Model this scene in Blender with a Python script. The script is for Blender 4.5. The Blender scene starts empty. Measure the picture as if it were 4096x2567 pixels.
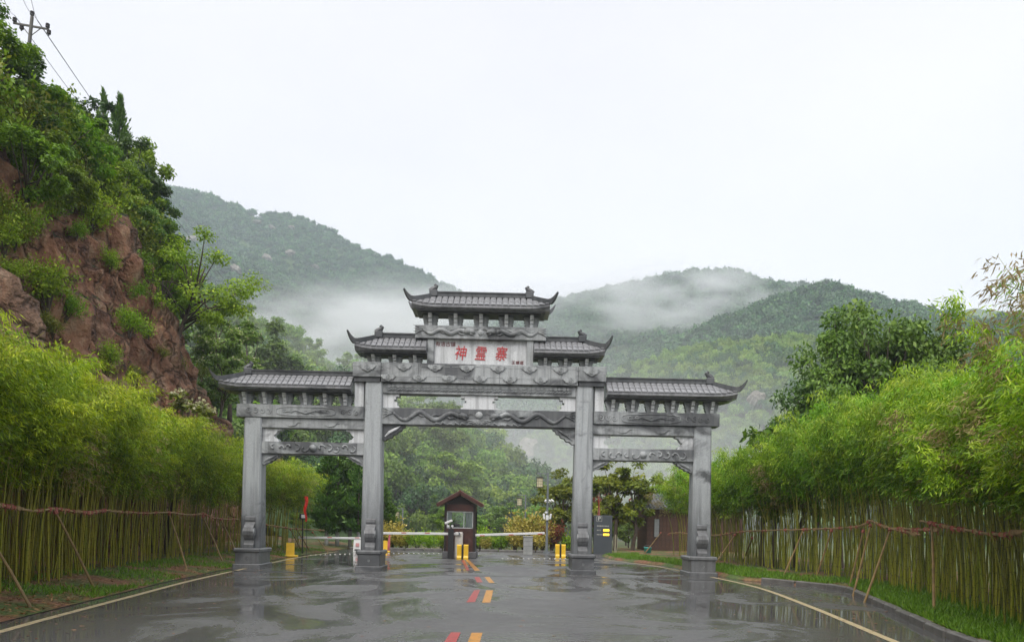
import bpy, math, random
import numpy as np
from mathutils import Vector, Matrix, Euler

random.seed(7)
HAZE_D, MIST = 0.00050, True
RNG = np.random.default_rng(7)
scene = bpy.context.scene
COL = scene.collection

# ------------------------------------------------------------------ camera
F_PX, PCX, PCY, IMG_W = 3094.6, 2048.0, 2096.0, 4096.0     # photograph pixels
ROLL = math.radians(1.1)
CAM_H = 1.5
cam_data = bpy.data.cameras.new('camera')
cam_data.sensor_width = 36.0
cam_data.lens = F_PX / IMG_W * 36.0
cam_data.shift_y = (PCY - 2567 / 2) / IMG_W
cam_data.clip_start = 0.1
cam_data.clip_end = 6000
camera = bpy.data.objects.new('camera', cam_data)
camera.location = (0, 0, CAM_H)
camera.rotation_euler = (math.radians(90), -ROLL, 0)
COL.objects.link(camera)
scene.camera = camera

# ------------------------------------------------------------------ sky, sun, exposure
SUN_EL, SUN_AZ = math.radians(56), math.radians(205)      # behind the camera, a little left
world = bpy.data.worlds.new('World')
scene.world = world
world.use_nodes = True
wn, wl = world.node_tree.nodes, world.node_tree.links
wn.clear()
w_out = wn.new('ShaderNodeOutputWorld')
sky = wn.new('ShaderNodeTexSky'); sky.sky_type = 'NISHITA'; sky.sun_disc = False
sky.sun_elevation = SUN_EL; sky.sun_rotation = SUN_AZ
sky.air_density = 1.0; sky.dust_density = 4.0
bg1 = wn.new('ShaderNodeBackground'); bg1.inputs[1].default_value = 0.03
bg2 = wn.new('ShaderNodeBackground'); bg2.inputs[1].default_value = 0.565
tc = wn.new('ShaderNodeTexCoord')
mp = wn.new('ShaderNodeMapping'); mp.inputs['Scale'].default_value = (1.2, 1.2, 2.6)
nz = wn.new('ShaderNodeTexNoise'); nz.inputs['Scale'].default_value = 1.1; nz.inputs['Detail'].default_value = 5
rp = wn.new('ShaderNodeValToRGB')
rp.color_ramp.elements[0].position = 0.3; rp.color_ramp.elements[0].color = (0.745, 0.71, 0.72, 1)
rp.color_ramp.elements[1].position = 0.72; rp.color_ramp.elements[1].color = (0.88, 0.84, 0.84, 1)
add = wn.new('ShaderNodeAddShader')
wl.new(tc.outputs['Generated'], mp.inputs[0]); wl.new(mp.outputs[0], nz.inputs[0])
wl.new(nz.outputs[0], rp.inputs[0]); wl.new(rp.outputs[0], bg2.inputs[0])
wl.new(sky.outputs[0], bg1.inputs[0])
wl.new(bg1.outputs[0], add.inputs[0]); wl.new(bg2.outputs[0], add.inputs[1])
wl.new(add.outputs[0], w_out.inputs[0])

sun_d = bpy.data.lights.new('sun', 'SUN')
sun_d.energy = 1.5; sun_d.angle = math.radians(50); sun_d.color = (1.0, 0.97, 0.93)
sun = bpy.data.objects.new('sun', sun_d)
_d = Vector((math.sin(SUN_AZ) * math.cos(SUN_EL), math.cos(SUN_AZ) * math.cos(SUN_EL), math.sin(SUN_EL)))
sun.rotation_euler = _d.to_track_quat('Z', 'Y').to_euler()
COL.objects.link(sun)

vs = scene.view_settings
vs.view_transform = 'Standard'; vs.look = 'None'; vs.exposure = 1.06; vs.gamma = 1.0; vs.use_curve_mapping = False
scene.render.engine = 'CYCLES'
cy = scene.cycles
cy.use_denoising = True
cy.max_bounces = 6; cy.diffuse_bounces = 3; cy.glossy_bounces = 3; cy.transmission_bounces = 4
cy.volume_bounces = 2; cy.transparent_max_bounces = 8
cy.sample_clamp_indirect = 6.0
cy.caustics_reflective = False; cy.caustics_refractive = False

# ------------------------------------------------------------------ pixel helpers
CR, SR = math.cos(ROLL), math.sin(ROLL)
def at(x, y, Y):
    """photo pixel (4096 wide) + distance -> world point"""
    dx, dy = x - PCX, PCY - y
    return Vector(((dx * CR - dy * SR) / F_PX * Y, Y, CAM_H + (dx * SR + dy * CR) / F_PX * Y))
def on_ground(x, y, z=0.0):
    dx, dy = x - PCX, PCY - y
    v = (dx * SR + dy * CR) / F_PX
    Y = (z - CAM_H) / v
    return Vector(((dx * CR - dy * SR) / F_PX * Y, Y, z))
K = 4096 / 2413.0
def at2(x, y, Y): return at(x * K, y * K, Y)      # same, in pixels of a 2413 wide view

# ------------------------------------------------------------------ numpy noise
_perm = np.random.default_rng(3).random((4096,))
def _hash(ix, iy, iz):
    h = (ix * 73856093) ^ (iy * 19349663) ^ (iz * 83492791)
    return _perm[np.abs(h) % 4096]
def vnoise(x, y, z=0.0):
    x, y, z = np.broadcast_arrays(np.asarray(x, float), np.asarray(y, float), np.asarray(z, float))
    ix, iy, iz = np.floor(x).astype(np.int64), np.floor(y).astype(np.int64), np.floor(z).astype(np.int64)
    fx, fy, fz = x - ix, y - iy, z - iz
    fx, fy, fz = fx*fx*(3-2*fx), fy*fy*(3-2*fy), fz*fz*(3-2*fz)
    r = 0
    for a in (0, 1):
        for b in (0, 1):
            for c in (0, 1):
                w = (fx if a else 1-fx) * (fy if b else 1-fy) * (fz if c else 1-fz)
                r = r + w * _hash(ix+a, iy+b, iz+c)
    return r
def fbm(x, y, z=0.0, oct=4):
    s, a, t = 0, 1.0, 0
    for o in range(oct):
        s = s + a * vnoise(np.asarray(x)*2**o + 17.3*o, np.asarray(y)*2**o - 9.1*o, np.asarray(z)*2**o + 4.7*o)
        t += a; a *= 0.5
    return s / t - 0.5

# ------------------------------------------------------------------ object helpers
def tag(o, label=None, cat=None, group=None, kind=None):
    if label: o['label'] = label
    if cat: o['category'] = cat
    if group: o['group'] = group
    if kind: o['kind'] = kind
    return o
def empty(name, loc=(0, 0, 0), rz=0.0, label=None, cat=None, group=None):
    o = bpy.data.objects.new(name, None)
    o.empty_display_size = 0.2
    o.location = loc; o.rotation_euler = (0, 0, rz)
    COL.objects.link(o)
    return tag(o, label, cat, group)
def link(name, me, parent=None, loc=None, rot=None, scale=None):
    o = bpy.data.objects.new(name, me)
    COL.objects.link(o)
    if parent: o.parent = parent
    if loc is not None: o.location = loc
    if rot is not None: o.rotation_euler = rot
    if scale is not None: o.scale = scale
    return o

class MB:
    """collects shapes; build() links them as one mesh object"""
    def __init__(s): s.v, s.f, s.m = [], [], []
    def add(s, vs_, fs_, mi=0):
        b = len(s.v); s.v += [tuple(v) for v in vs_]
        s.f += [tuple(i + b for i in f) for f in fs_]; s.m += [mi] * len(fs_)
        return s
    def box(s, c, d, rz=0.0, rx=0.0, ry=0.0, bev=0.0, mi=0):
        hx, hy, hz = d[0]/2, d[1]/2, d[2]/2
        if bev > 0:
            b = min(bev, hx*.6, hy*.6, hz*.6); vv = []; ff = []
            # chamfered box: 24 verts
            idx = {}
            for sx in (-1, 1):
                for sy in (-1, 1):
                    for sz in (-1, 1):
                        for k in range(3):
                            p = [sx*hx, sy*hy, sz*hz]
                            for j in range(3):
                                if j != k: p[j] -= (sx, sy, sz)[j]*b
                            idx[(sx, sy, sz, k)] = len(vv); vv.append(p)
            for k in range(3):
                a1, a2 = (k+1) % 3, (k+2) % 3
                for sg in (-1, 1):
                    q = []
                    for (p1, p2) in ((-1, -1), (1, -1), (1, 1), (-1, 1)):
                        t = [0, 0, 0]; t[k] = sg; t[a1] = p1; t[a2] = p2
                        q.append(idx[(*t, k)])
                    ff.append(q if sg > 0 else q[::-1])
            for k in range(3):     # edges along axis k
                a1, a2 = (k+1) % 3, (k+2) % 3
                for p1 in (-1, 1):
                    for p2 in (-1, 1):
                        def g(sgn, kk):
                            t = [0, 0, 0]; t[k] = sgn; t[a1] = p1; t[a2] = p2
                            return idx[(*t, kk)]
                        q = [g(-1, a1), g(1, a1), g(1, a2), g(-1, a2)]
                        ff.append(q if p1*p2 < 0 else q[::-1])
            for sx in (-1, 1):
                for sy in (-1, 1):
                    for sz in (-1, 1):
                        q = [idx[(sx, sy, sz, k)] for k in range(3)]
                        ff.append(q if sx*sy*sz > 0 else q[::-1])
        else:
            vv = [(x, y, z) for x in (-hx, hx) for y in (-hy, hy) for z in (-hz, hz)]
            ff = [(0, 1, 3, 2), (4, 6, 7, 5), (0, 4, 5, 1), (2, 3, 7, 6), (0, 2, 6, 4), (1, 5, 7, 3)]
        M = Euler((rx, ry, rz)).to_matrix(); c = Vector(c)
        return s.add([M @ Vector(v) + c for v in vv], ff, mi)
    def prism(s, prof, axis, a, b, mi=0):
        """prof: 2d points; axis 'y': (x,z) extruded y a..b; 'x': (y,z); 'z': (x,y)"""
        n = len(prof)
        def P(p, t):
            return (p[0], t, p[1]) if axis == 'y' else ((t, p[0], p[1]) if axis == 'x' else (p[0], p[1], t))
        vv = [P(p, a) for p in prof] + [P(p, b) for p in prof]
        ff = [tuple(range(n)), tuple(range(2*n-1, n-1, -1))]
        ff += [(i, i+n, (i+1) % n+n, (i+1) % n) for i in range(n)]
        return s.add(vv, ff, mi)
    def tube(s, pts, rad, n=6, cap=True, flat=None, mi=0):
        pts = [Vector(p) for p in pts]
        if not hasattr(rad, '__len__'): rad = [rad]*len(pts)
        vv, ff = [], []
        for i, p in enumerate(pts):
            t = (pts[min(i+1, len(pts)-1)] - pts[max(i-1, 0)]).normalized()
            ref = Vector((0, 1, 0)) if abs(t.y) < 0.9 else Vector((1, 0, 0))
            u = t.cross(ref).normalized(); w = t.cross(u).normalized()
            for k in range(n):
                an = 2*math.pi*k/n
                q = u*math.cos(an)*rad[i] + w*math.sin(an)*rad[i]*(flat if flat else 1)
                vv.append(p + q)
        for i in range(len(pts)-1):
            for k in range(n):
                ff.append((i*n+k, i*n+(k+1) % n, (i+1)*n+(k+1) % n, (i+1)*n+k))
        if cap:
            ff.append(tuple(range(n-1, -1, -1))); L = (len(pts)-1)*n
            ff.append(tuple(range(L, L+n)))
        return s.add(vv, ff, mi)
    def cyl(s, c, r, h, n=12, axis='z', r2=None, mi=0):
        r2 = r if r2 is None else r2
        c = Vector(c); ax = {'x': Vector((1, 0, 0)), 'y': Vector((0, 1, 0)), 'z': Vector((0, 0, 1))}[axis]
        return s.tube([c - ax*h/2, c + ax*h/2], [r, r2], n, mi=mi)
    def lathe(s, c, prof, n=12, mi=0):
        vv, ff = [], []
        for (r, z) in prof:
            for k in range(n):
                an = 2*math.pi*k/n; vv.append((c[0]+r*math.cos(an), c[1]+r*math.sin(an), c[2]+z))
        for i in range(len(prof)-1):
            for k in range(n):
                ff.append((i*n+k, i*n+(k+1) % n, (i+1)*n+(k+1) % n, (i+1)*n+k))
        ff.append(tuple(range(n-1, -1, -1))); L = (len(prof)-1)*n; ff.append(tuple(range(L, L+n)))
        return s.add(vv, ff, mi)
    def mesh(s, name, mats, smooth=False):
        me = bpy.data.meshes.new(name)
        me.from_pydata(s.v, [], s.f)
        for m in (mats if isinstance(mats, (list, tuple)) else [mats]): me.materials.append(m)
        if any(s.m): me.polygons.foreach_set('material_index', s.m)
        if smooth: me.polygons.foreach_set('use_smooth', [True]*len(s.f))
        me.update()
        return me
    def build(s, name, mats, parent=None, smooth=False, **k):
        return link(name, s.mesh(name, mats, smooth), parent, **k)

def np_mesh(name, V, Fq, mat, smooth=False, attr=None):
    """V (n,3), Fq (m,4) or (m,3) numpy -> mesh"""
    me = bpy.data.meshes.new(name)
    V = np.asarray(V, np.float32); Fq = np.asarray(Fq, np.int32)
    k = Fq.shape[1]
    me.vertices.add(len(V)); me.vertices.foreach_set('co', V.ravel())
    me.loops.add(Fq.size); me.loops.foreach_set('vertex_index', Fq.ravel())
    me.polygons.add(len(Fq))
    me.polygons.foreach_set('loop_start', np.arange(len(Fq), dtype=np.int32)*k)
    me.polygons.foreach_set('loop_total', np.full(len(Fq), k, np.int32))
    if smooth: me.polygons.foreach_set('use_smooth', np.ones(len(Fq), bool))
    if attr:
        for an, av in attr.items():
            a = me.attributes.new(an, 'FLOAT', 'POINT'); a.data.foreach_set('value', np.asarray(av, np.float32))
    if mat: me.materials.append(mat)
    me.update(calc_edges=True)
    return me

# ------------------------------------------------------------------ materials
def new_mat(name):
    m = bpy.data.materials.new(name); m.use_nodes = True
    nt = m.node_tree
    return m, nt, nt.nodes['Principled BSDF']
def ramp(nt, fac, stops):
    r = nt.nodes.new('ShaderNodeValToRGB')
    el = r.color_ramp.elements
    while len(el) < len(stops): el.new(0.5)
    for e, (p, c) in zip(el, stops):
        e.position = p; e.color = (*c, 1) if len(c) == 3 else c
    if fac is not None: nt.links.new(fac, r.inputs[0])
    return r.outputs[0]
def noise(nt, scale, detail=4, rough=0.55, coord='Object', vscale=None, dist=0.0):
    t = nt.nodes.new('ShaderNodeTexCoord')
    n = nt.nodes.new('ShaderNodeTexNoise')
    n.inputs['Scale'].default_value = scale; n.inputs['Detail'].default_value = detail
    n.inputs['Roughness'].default_value = rough; n.inputs['Distortion'].default_value = dist
    src = t.outputs[coord]
    if vscale:
        mpn = nt.nodes.new('ShaderNodeMapping'); mpn.inputs['Scale'].default_value = vscale
        nt.links.new(src, mpn.inputs[0]); src = mpn.outputs[0]
    nt.links.new(src, n.inputs[0])
    return n.outputs[0]
def mixc(nt, fac, a, b, mode='MIX'):
    m = nt.nodes.new('ShaderNodeMix'); m.data_type = 'RGBA'; m.blend_type = mode
    for sck, v in ((m.inputs[0], fac), (m.inputs[6], a), (m.inputs[7], b)):
        if isinstance(v, (int, float)): sck.default_value = v
        elif isinstance(v, (tuple, list)): sck.default_value = (*v, 1) if len(v) == 3 else v
        else: nt.links.new(v, sck)
    return m.outputs[2]
def bump(nt, p, h, strength=0.3, dist=0.02):
    b = nt.nodes.new('ShaderNodeBump'); b.inputs['Strength'].default_value = strength
    b.inputs['Distance'].default_value = dist
    nt.links.new(h, b.inputs['Height']); nt.links.new(b.outputs[0], p.inputs['Normal'])
def plain(name, c, rough=0.6, metal=0.0, var=0.12, nscale=6.0, bumpd=0.0, coat=0.0, emit=None):
    m, nt, p = new_mat(name)
    n = noise(nt, nscale)
    lo = tuple(max(0, x*(1-var)) for x in c); hi = tuple(min(1, x*(1+var)) for x in c)
    nt.links.new(ramp(nt, n, [(0.3, lo), (0.7, hi)]), p.inputs['Base Color'])
    p.inputs['Roughness'].default_value = rough; p.inputs['Metallic'].default_value = metal
    if bumpd: bump(nt, p, noise(nt, nscale*6), 0.4, bumpd)
    if coat: p.inputs['Coat Weight'].default_value = coat
    if emit:
        p.inputs['Emission Color'].default_value = (*emit[0], 1); p.inputs['Emission Strength'].default_value = emit[1]
    return m
def stone_mat(name, c, stain, dark=(0.075, 0.08, 0.085), rough=0.55, rise=False):
    """stain 0..1: how much of the surface carries dark wet stains; rise: damp foot"""
    m, nt, p = new_mat(name)
    fine = noise(nt, 38, 3)
    base = ramp(nt, fine, [(0.25, tuple(x*0.8 for x in c)), (0.75, tuple(x*1.18 for x in c))])
    big = noise(nt, 0.8, 5, 0.6, vscale=(1, 1, 1.5), dist=0.6)
    lo = 0.63 - 0.22*stain
    fac = ramp(nt, big, [(lo-0.06, (0, 0, 0)), (lo+0.07, (1, 1, 1))])
    streak = noise(nt, 1.0, 4, 0.6, vscale=(7, 7, 0.35))
    sfac = ramp(nt, streak, [(0.46, (0, 0, 0)), (0.68, (0.7, 0.7, 0.7))])
    col = mixc(nt, fac, base, dark)
    col = mixc(nt, sfac, col, tuple(x*0.45 for x in c))
    if rise:
        t = nt.nodes.new('ShaderNodeTexCoord'); sp = nt.nodes.new('ShaderNodeSeparateXYZ')
        nt.links.new(t.outputs['Object'], sp.inputs[0])
        ad = nt.nodes.new('ShaderNodeMath'); ad.operation = 'ADD'
        nt.links.new(sp.outputs[2], ad.inputs[0])
        mu = nt.nodes.new('ShaderNodeMath'); mu.operation = 'MULTIPLY'; mu.inputs[1].default_value = 2.2
        nt.links.new(noise(nt, 1.6, 4, 0.6, vscale=(3, 3, 0.7)), mu.inputs[0]); nt.links.new(mu.outputs[0], ad.inputs[1])
        rf = ramp(nt, None, [(0.2, (1, 1, 1)), (0.62, (0, 0, 0))])
        mr = nt.nodes.new('ShaderNodeMath'); mr.operation = 'MULTIPLY'; mr.inputs[1].default_value = 0.15
        nt.links.new(ad.outputs[0], mr.inputs[0]); nt.links.new(mr.outputs[0], rf.node.inputs[0])
        col = mixc(nt, rf, col, tuple(x*1.1 for x in dark))
    nt.links.new(col, p.inputs['Base Color'])
    p.inputs['Roughness'].default_value = rough
    bump(nt, p, noise(nt, 60, 3), 0.35, 0.006)
    return m
def leaf_mat(name, cols, trans=0.32, rough=0.42, var=0.25, patch=0.5):
    """cols: dark, mid, light leaf colours read from each leaf's own tint"""
    m, nt, p = new_mat(name)
    at_ = nt.nodes.new('ShaderNodeAttribute'); at_.attribute_name = 'tint'
    c = ramp(nt, at_.outputs['Fac'], [(0.0, cols[0]), (0.5, cols[1]), (1.0, cols[2])])
    oi = nt.nodes.new('ShaderNodeObjectInfo')
    hs = nt.nodes.new('ShaderNodeHueSaturation')
    mr = nt.nodes.new('ShaderNodeMapRange'); mr.inputs[3].default_value = 1-var; mr.inputs[4].default_value = 1+var
    nt.links.new(oi.outputs['Random'], mr.inputs[0]); nt.links.new(mr.outputs[0], hs.inputs['Value'])
    mh = nt.nodes.new('ShaderNodeMapRange'); mh.inputs[3].default_value = 0.485; mh.inputs[4].default_value = 0.515
    mm = nt.nodes.new('ShaderNodeMath'); mm.operation = 'FRACT'
    m2 = nt.nodes.new('ShaderNodeMath'); m2.operation = 'MULTIPLY'; m2.inputs[1].default_value = 7.31
    nt.links.new(oi.outputs['Random'], m2.inputs[0]); nt.links.new(m2.outputs[0], mm.inputs[0])
    nt.links.new(mm.outputs[0], mh.inputs[0]); nt.links.new(mh.outputs[0], hs.inputs['Hue'])
    nt.links.new(c, hs.inputs['Color'])
    nt.links.new(hs.outputs[0], p.inputs['Base Color'])
    p.inputs['Roughness'].default_value = rough
    p.inputs['Specular IOR Level'].default_value = 0.35
    tr = nt.nodes.new('ShaderNodeBsdfTranslucent'); nt.links.new(hs.outputs[0], tr.inputs[0])
    mx = nt.nodes.new('ShaderNodeMixShader'); mx.inputs[0].default_value = trans
    out = nt.nodes['Material Output']
    nt.links.new(p.outputs[0], mx.inputs[1]); nt.links.new(tr.outputs[0], mx.inputs[2])
    nt.links.new(mx.outputs[0], out.inputs[0])
    return m

def worn(name, c):
    m, nt, p = new_mat(name)
    a = noise(nt, 7, 6, 0.7); b = noise(nt, 60, 3, 0.6)
    paint = ramp(nt, b, [(0.3, tuple(x*0.7 for x in c)), (0.7, tuple(min(1, x*1.1) for x in c))])
    nt.links.new(mixc(nt, ramp(nt, a, [(0.56, (0, 0, 0)), (0.66, (0.85, 0.85, 0.85))]), paint, (0.07, 0.068, 0.065)), p.inputs['Base Color'])
    p.inputs['Roughness'].default_value = 0.3
    return m
M = {}
M['stone'] = stone_mat('gate_stone', (0.35, 0.37, 0.375), 0.45)
M['stone_col'] = stone_mat('gate_column_stone', (0.365, 0.39, 0.40), 0.05, rise=True)
M['stone_stained'] = stone_mat('gate_stone_stained', (0.325, 0.345, 0.35), 0.75)
M['stone_light'] = stone_mat('gate_pale_stone', (0.62, 0.64, 0.65), 0.05)
M['stone_panel'] = stone_mat('gate_plaque_stone', (0.58, 0.60, 0.61), 0.0)
M['stone_dark'] = stone_mat('gate_dark_stone', (0.085, 0.09, 0.095), 0.3, dark=(0.04, 0.045, 0.05), rough=0.45)
M['plinth'] = stone_mat('plinth_stone', (0.15, 0.155, 0.16), 0.35, rough=0.4)
M['tile'] = stone_mat('roof_tile_stone', (0.25, 0.255, 0.265), 0.3, rough=0.22)
M['red_ink'] = plain('red_lettering', (0.50, 0.035, 0.04), 0.5)
M['dark_ink'] = plain('maroon_lettering', (0.16, 0.03, 0.03), 0.5)
M['yellow'] = plain('yellow_paint', (0.80, 0.50, 0.02), 0.35, var=0.15, nscale=3)
M['black'] = plain('black_rubber', (0.02, 0.02, 0.022), 0.5)
M['white_metal'] = plain('white_painted_metal', (0.72, 0.73, 0.72), 0.35, var=0.08, nscale=2)
M['red_paint'] = plain('red_reflective', (0.55, 0.05, 0.04), 0.35)
M['booth_wood'] = plain('booth_brown_panel', (0.06, 0.020, 0.014), 0.4, var=0.3, nscale=3)
M['booth_dark'] = plain('booth_dark_frame', (0.022, 0.014, 0.011), 0.5)
M['booth_base'] = plain('booth_base_concrete', (0.12, 0.12, 0.125), 0.6)
M['roof_brown'] = plain('booth_roof_tile', (0.15, 0.048, 0.03), 0.4, var=0.35)
M['curtain'] = plain('white_curtain', (0.72, 0.76, 0.77), 0.8)
M['grey_metal'] = plain('grey_metal_post', (0.16, 0.18, 0.19), 0.45)
M['sign_dark'] = plain('sign_board_grey', (0.060, 0.070, 0.082), 0.5, var=0.06, nscale=1.5)
M['sign_white'] = plain('sign_lettering', (0.55, 0.55, 0.5), 0.5)
M['led'] = plain('lit_led_digits', (0.9, 0.6, 0.05), 0.5, emit=((1.0, 0.62, 0.04), 1.6))
M['led_back'] = plain('led_panel', (0.07, 0.02, 0.01), 0.4)
M['lantern'] = plain('lantern_paper', (0.62, 0.56, 0.36), 0.7)
M['flag'] = plain('red_cloth', (0.62, 0.03, 0.015), 0.7, var=0.3, nscale=4)
M['flag_or'] = plain('orange_pennant', (0.45, 0.085, 0.04), 0.7)
M['flag_pink'] = plain('pink_cloth', (0.55, 0.13, 0.16), 0.7)
M['concrete'] = plain('pale_concrete', (0.30, 0.31, 0.30), 0.7, var=0.2, nscale=4, bumpd=0.005)
M['kerb'] = plain('kerb_concrete', (0.13, 0.125, 0.115), 0.5, var=0.4, nscale=3, bumpd=0.01)
M['hut_wood'] = plain('hut_brown_boards', (0.075, 0.036, 0.022), 0.65, var=0.35, nscale=5)
M['hut_roof'] = plain('hut_grey_tile', (0.11, 0.12, 0.135), 0.4, var=0.3, nscale=5)
M['teal'] = plain('teal_plastic', (0.05, 0.38, 0.36), 0.4)
M['pole_wood'] = plain('weathered_pole', (0.28, 0.19, 0.085), 0.6, var=0.3, nscale=9)
M['prop_wood'] = plain('tan_prop', (0.20, 0.13, 0.045), 0.6, var=0.3, nscale=7)
M['tie'] = plain('faded_red_tape', (0.30, 0.085, 0.06), 0.7, var=0.3)
M['line_paint'] = worn('cream_road_paint', (0.60, 0.50, 0.31))
M['mark_red'] = worn('red_road_paint', (0.42, 0.06, 0.06))
M['mark_orange'] = worn('orange_road_paint', (0.58, 0.26, 0.04))
M['bark'] = plain('bark', (0.075, 0.055, 0.04), 0.8, var=0.4, nscale=9, bumpd=0.02)
M['whitewash'] = plain('whitewashed_bark', (0.55, 0.56, 0.54), 0.8, var=0.2)
M['wire'] = plain('wire_cable', (0.05, 0.05, 0.055), 0.5)
M['utility'] = plain('utility_pole_concrete', (0.10, 0.095, 0.085), 0.7)
M['insul'] = plain('dark_porcelain', (0.03, 0.025, 0.025), 0.25)
mg, nt_, pg = new_mat('window_glass')
nt_.nodes.remove(pg)
_tr = nt_.nodes.new('ShaderNodeBsdfTransparent'); _tr.inputs[0].default_value = (0.86, 0.92, 0.90, 1)
_gl = nt_.nodes.new('ShaderNodeBsdfGlossy'); _gl.inputs['Roughness'].default_value = 0.03
_fr = nt_.nodes.new('ShaderNodeFresnel'); _mx = nt_.nodes.new('ShaderNodeMixShader')
nt_.links.new(_fr.outputs[0], _mx.inputs[0]); nt_.links.new(_tr.outputs[0], _mx.inputs[1]); nt_.links.new(_gl.outputs[0], _mx.inputs[2]); nt_.links.new(_mx.outputs[0], nt_.nodes['Material Output'].inputs[0])
M['glass'] = mg

# culm: yellow green with darker joints
def culm_mat(name, ca, cb):
    m, nt, p = new_mat(name)
    t = nt.nodes.new('ShaderNodeTexCoord'); sp = nt.nodes.new('ShaderNodeSeparateXYZ')
    nt.links.new(t.outputs['Object'], sp.inputs[0])
    a = nt.nodes.new('ShaderNodeMath'); a.operation = 'MULTIPLY'; a.inputs[1].default_value = 4.2
    f = nt.nodes.new('ShaderNodeMath'); f.operation = 'FRACT'
    nt.links.new(sp.outputs[2], a.inputs[0]); nt.links.new(a.outputs[0], f.inputs[0])
    joint = ramp(nt, f.outputs[0], [(0.0, (0.25, 0.25, 0.25)), (0.1, (1, 1, 1)), (1.0, (0.9, 0.9, 0.9))])
    oi = nt.nodes.new('ShaderNodeObjectInfo')
    c = ramp(nt, oi.outputs['Random'], [(0.0, ca), (0.55, cb), (0.8, tuple(x*0.45 for x in ca)), (1.0, tuple(x*0.8 for x in cb))])
    nt.links.new(mixc(nt, 1.0, c, joint, 'MULTIPLY'), p.inputs['Base Color'])
    p.inputs['Roughness'].default_value = 0.4
    return m
M['culm_l'] = culm_mat('bamboo_culm_yellow', (0.22, 0.24, 0.008), (0.34, 0.30, 0.02))
M['culm_r'] = culm_mat('bamboo_culm_green', (0.21, 0.26, 0.012), (0.38, 0.37, 0.04))
# foliage
M['bam_l'] = leaf_mat('bamboo_leaves_yellowish', [(0.085, 0.15, 0.004), (0.27, 0.40, 0.008), (0.54, 0.60, 0.035)], 0.4)
M['bam_r'] = leaf_mat('bamboo_leaves_green', [(0.045, 0.125, 0.004), (0.20, 0.38, 0.010), (0.46, 0.61, 0.055)], 0.4)
M['bam_dry'] = leaf_mat('bamboo_leaves_dry', [(0.16, 0.14, 0.03), (0.36, 0.30, 0.11), (0.55, 0.43, 0.22)], 0.4)
M['lf_mid'] = leaf_mat('leaves_mid_green', [(0.045, 0.105, 0.008), (0.115, 0.21, 0.016), (0.24, 0.34, 0.035)])
M['lf_bright'] = leaf_mat('leaves_bright_green', [(0.09, 0.19, 0.006), (0.22, 0.38, 0.012), (0.40, 0.53, 0.035)])
M['lf_olive'] = leaf_mat('leaves_olive', [(0.085, 0.125, 0.010), (0.19, 0.24, 0.018), (0.36, 0.38, 0.05)])
M['lf_dark'] = leaf_mat('leaves_dark_green', [(0.03, 0.075, 0.013), (0.08, 0.16, 0.025), (0.18, 0.28, 0.06)])
M['lf_conif'] = leaf_mat('conifer_sprays', [(0.03, 0.085, 0.010), (0.085, 0.17, 0.02), (0.18, 0.28, 0.04)], 0.2)
M['lf_far'] = leaf_mat('forest_canopy', [(0.018, 0.066, 0.020), (0.052, 0.135, 0.034), (0.12, 0.235, 0.052)], 0.2, var=0.45)
M['lf_hazed'] = leaf_mat('leaves_haze_paled_green', [(0.085, 0.17, 0.026), (0.20, 0.33, 0.045), (0.34, 0.46, 0.085)], 0.3)  # greens lightened so that haze over the valley trees is in the leaf colour
M['lf_dkm'] = leaf_mat('leaves_deep_green', [(0.05, 0.12, 0.014), (0.13, 0.245, 0.03), (0.27, 0.40, 0.075)], 0.3)
M['lf_yel'] = leaf_mat('leaves_golden', [(0.16, 0.18, 0.02), (0.46, 0.42, 0.06), (0.75, 0.66, 0.2)])
M['lf_red'] = leaf_mat('leaves_reddish', [(0.12, 0.04, 0.02), (0.24, 0.07, 0.035), (0.30, 0.13, 0.05)])
M['bloom'] = leaf_mat('cream_blossom', [(0.35, 0.35, 0.16), (0.62, 0.58, 0.33), (0.78, 0.74, 0.52)])
M['grass'] = leaf_mat('grass_blades', [(0.06, 0.13, 0.008), (0.14, 0.27, 0.016), (0.24, 0.36, 0.04)], 0.3)
M['litter'] = leaf_mat('dry_leaf_litter', [(0.16, 0.07, 0.03), (0.28, 0.14, 0.06), (0.40, 0.26, 0.12)], 0.1)

# road: wet asphalt with standing water
m, nt, p = new_mat('wet_asphalt')
agg = noise(nt, 45, 3, 0.6)
patch = noise(nt, 0.35, 5, 0.6, vscale=(1.2, 0.5, 1))
col = mixc(nt, ramp(nt, patch, [(0.35, (0, 0, 0)), (0.65, (1, 1, 1))]),
           ramp(nt, agg, [(0.3, (0.045, 0.045, 0.046)), (0.7, (0.125, 0.125, 0.125))]),
           ramp(nt, agg, [(0.3, (0.065, 0.065, 0.066)), (0.7, (0.16, 0.16, 0.16))]))
nt.links.new(col, p.inputs['Base Color'])
pud = noise(nt, 0.5, 7, 0.66, vscale=(0.7, 0.45, 1), dist=1.6)
# water gathers in the gutters along both road edges
_t = nt.nodes.new('ShaderNodeTexCoord'); _s = nt.nodes.new('ShaderNodeSeparateXYZ'); nt.links.new(_t.outputs['Object'], _s.inputs[0])
_a = nt.nodes.new('ShaderNodeMath'); _a.operation = 'ADD'; _a.inputs[1].default_value = 0.6; nt.links.new(_s.outputs[0], _a.inputs[0])
_b = nt.nodes.new('ShaderNodeMath'); _b.operation = 'ABSOLUTE'; nt.links.new(_a.outputs[0], _b.inputs[0])
_c = nt.nodes.new('ShaderNodeMapRange'); _c.inputs[1].default_value = 1.5; _c.inputs[2].default_value = 6.0; _c.inputs[3].default_value = -0.035; _c.inputs[4].default_value = 0.10
nt.links.new(_b.outputs[0], _c.inputs[0])
_d2 = nt.nodes.new('ShaderNodeMath'); _d2.operation = 'ADD'; nt.links.new(_c.outputs[0], _d2.inputs[0]); nt.links.new(pud, _d2.inputs[1])
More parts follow.
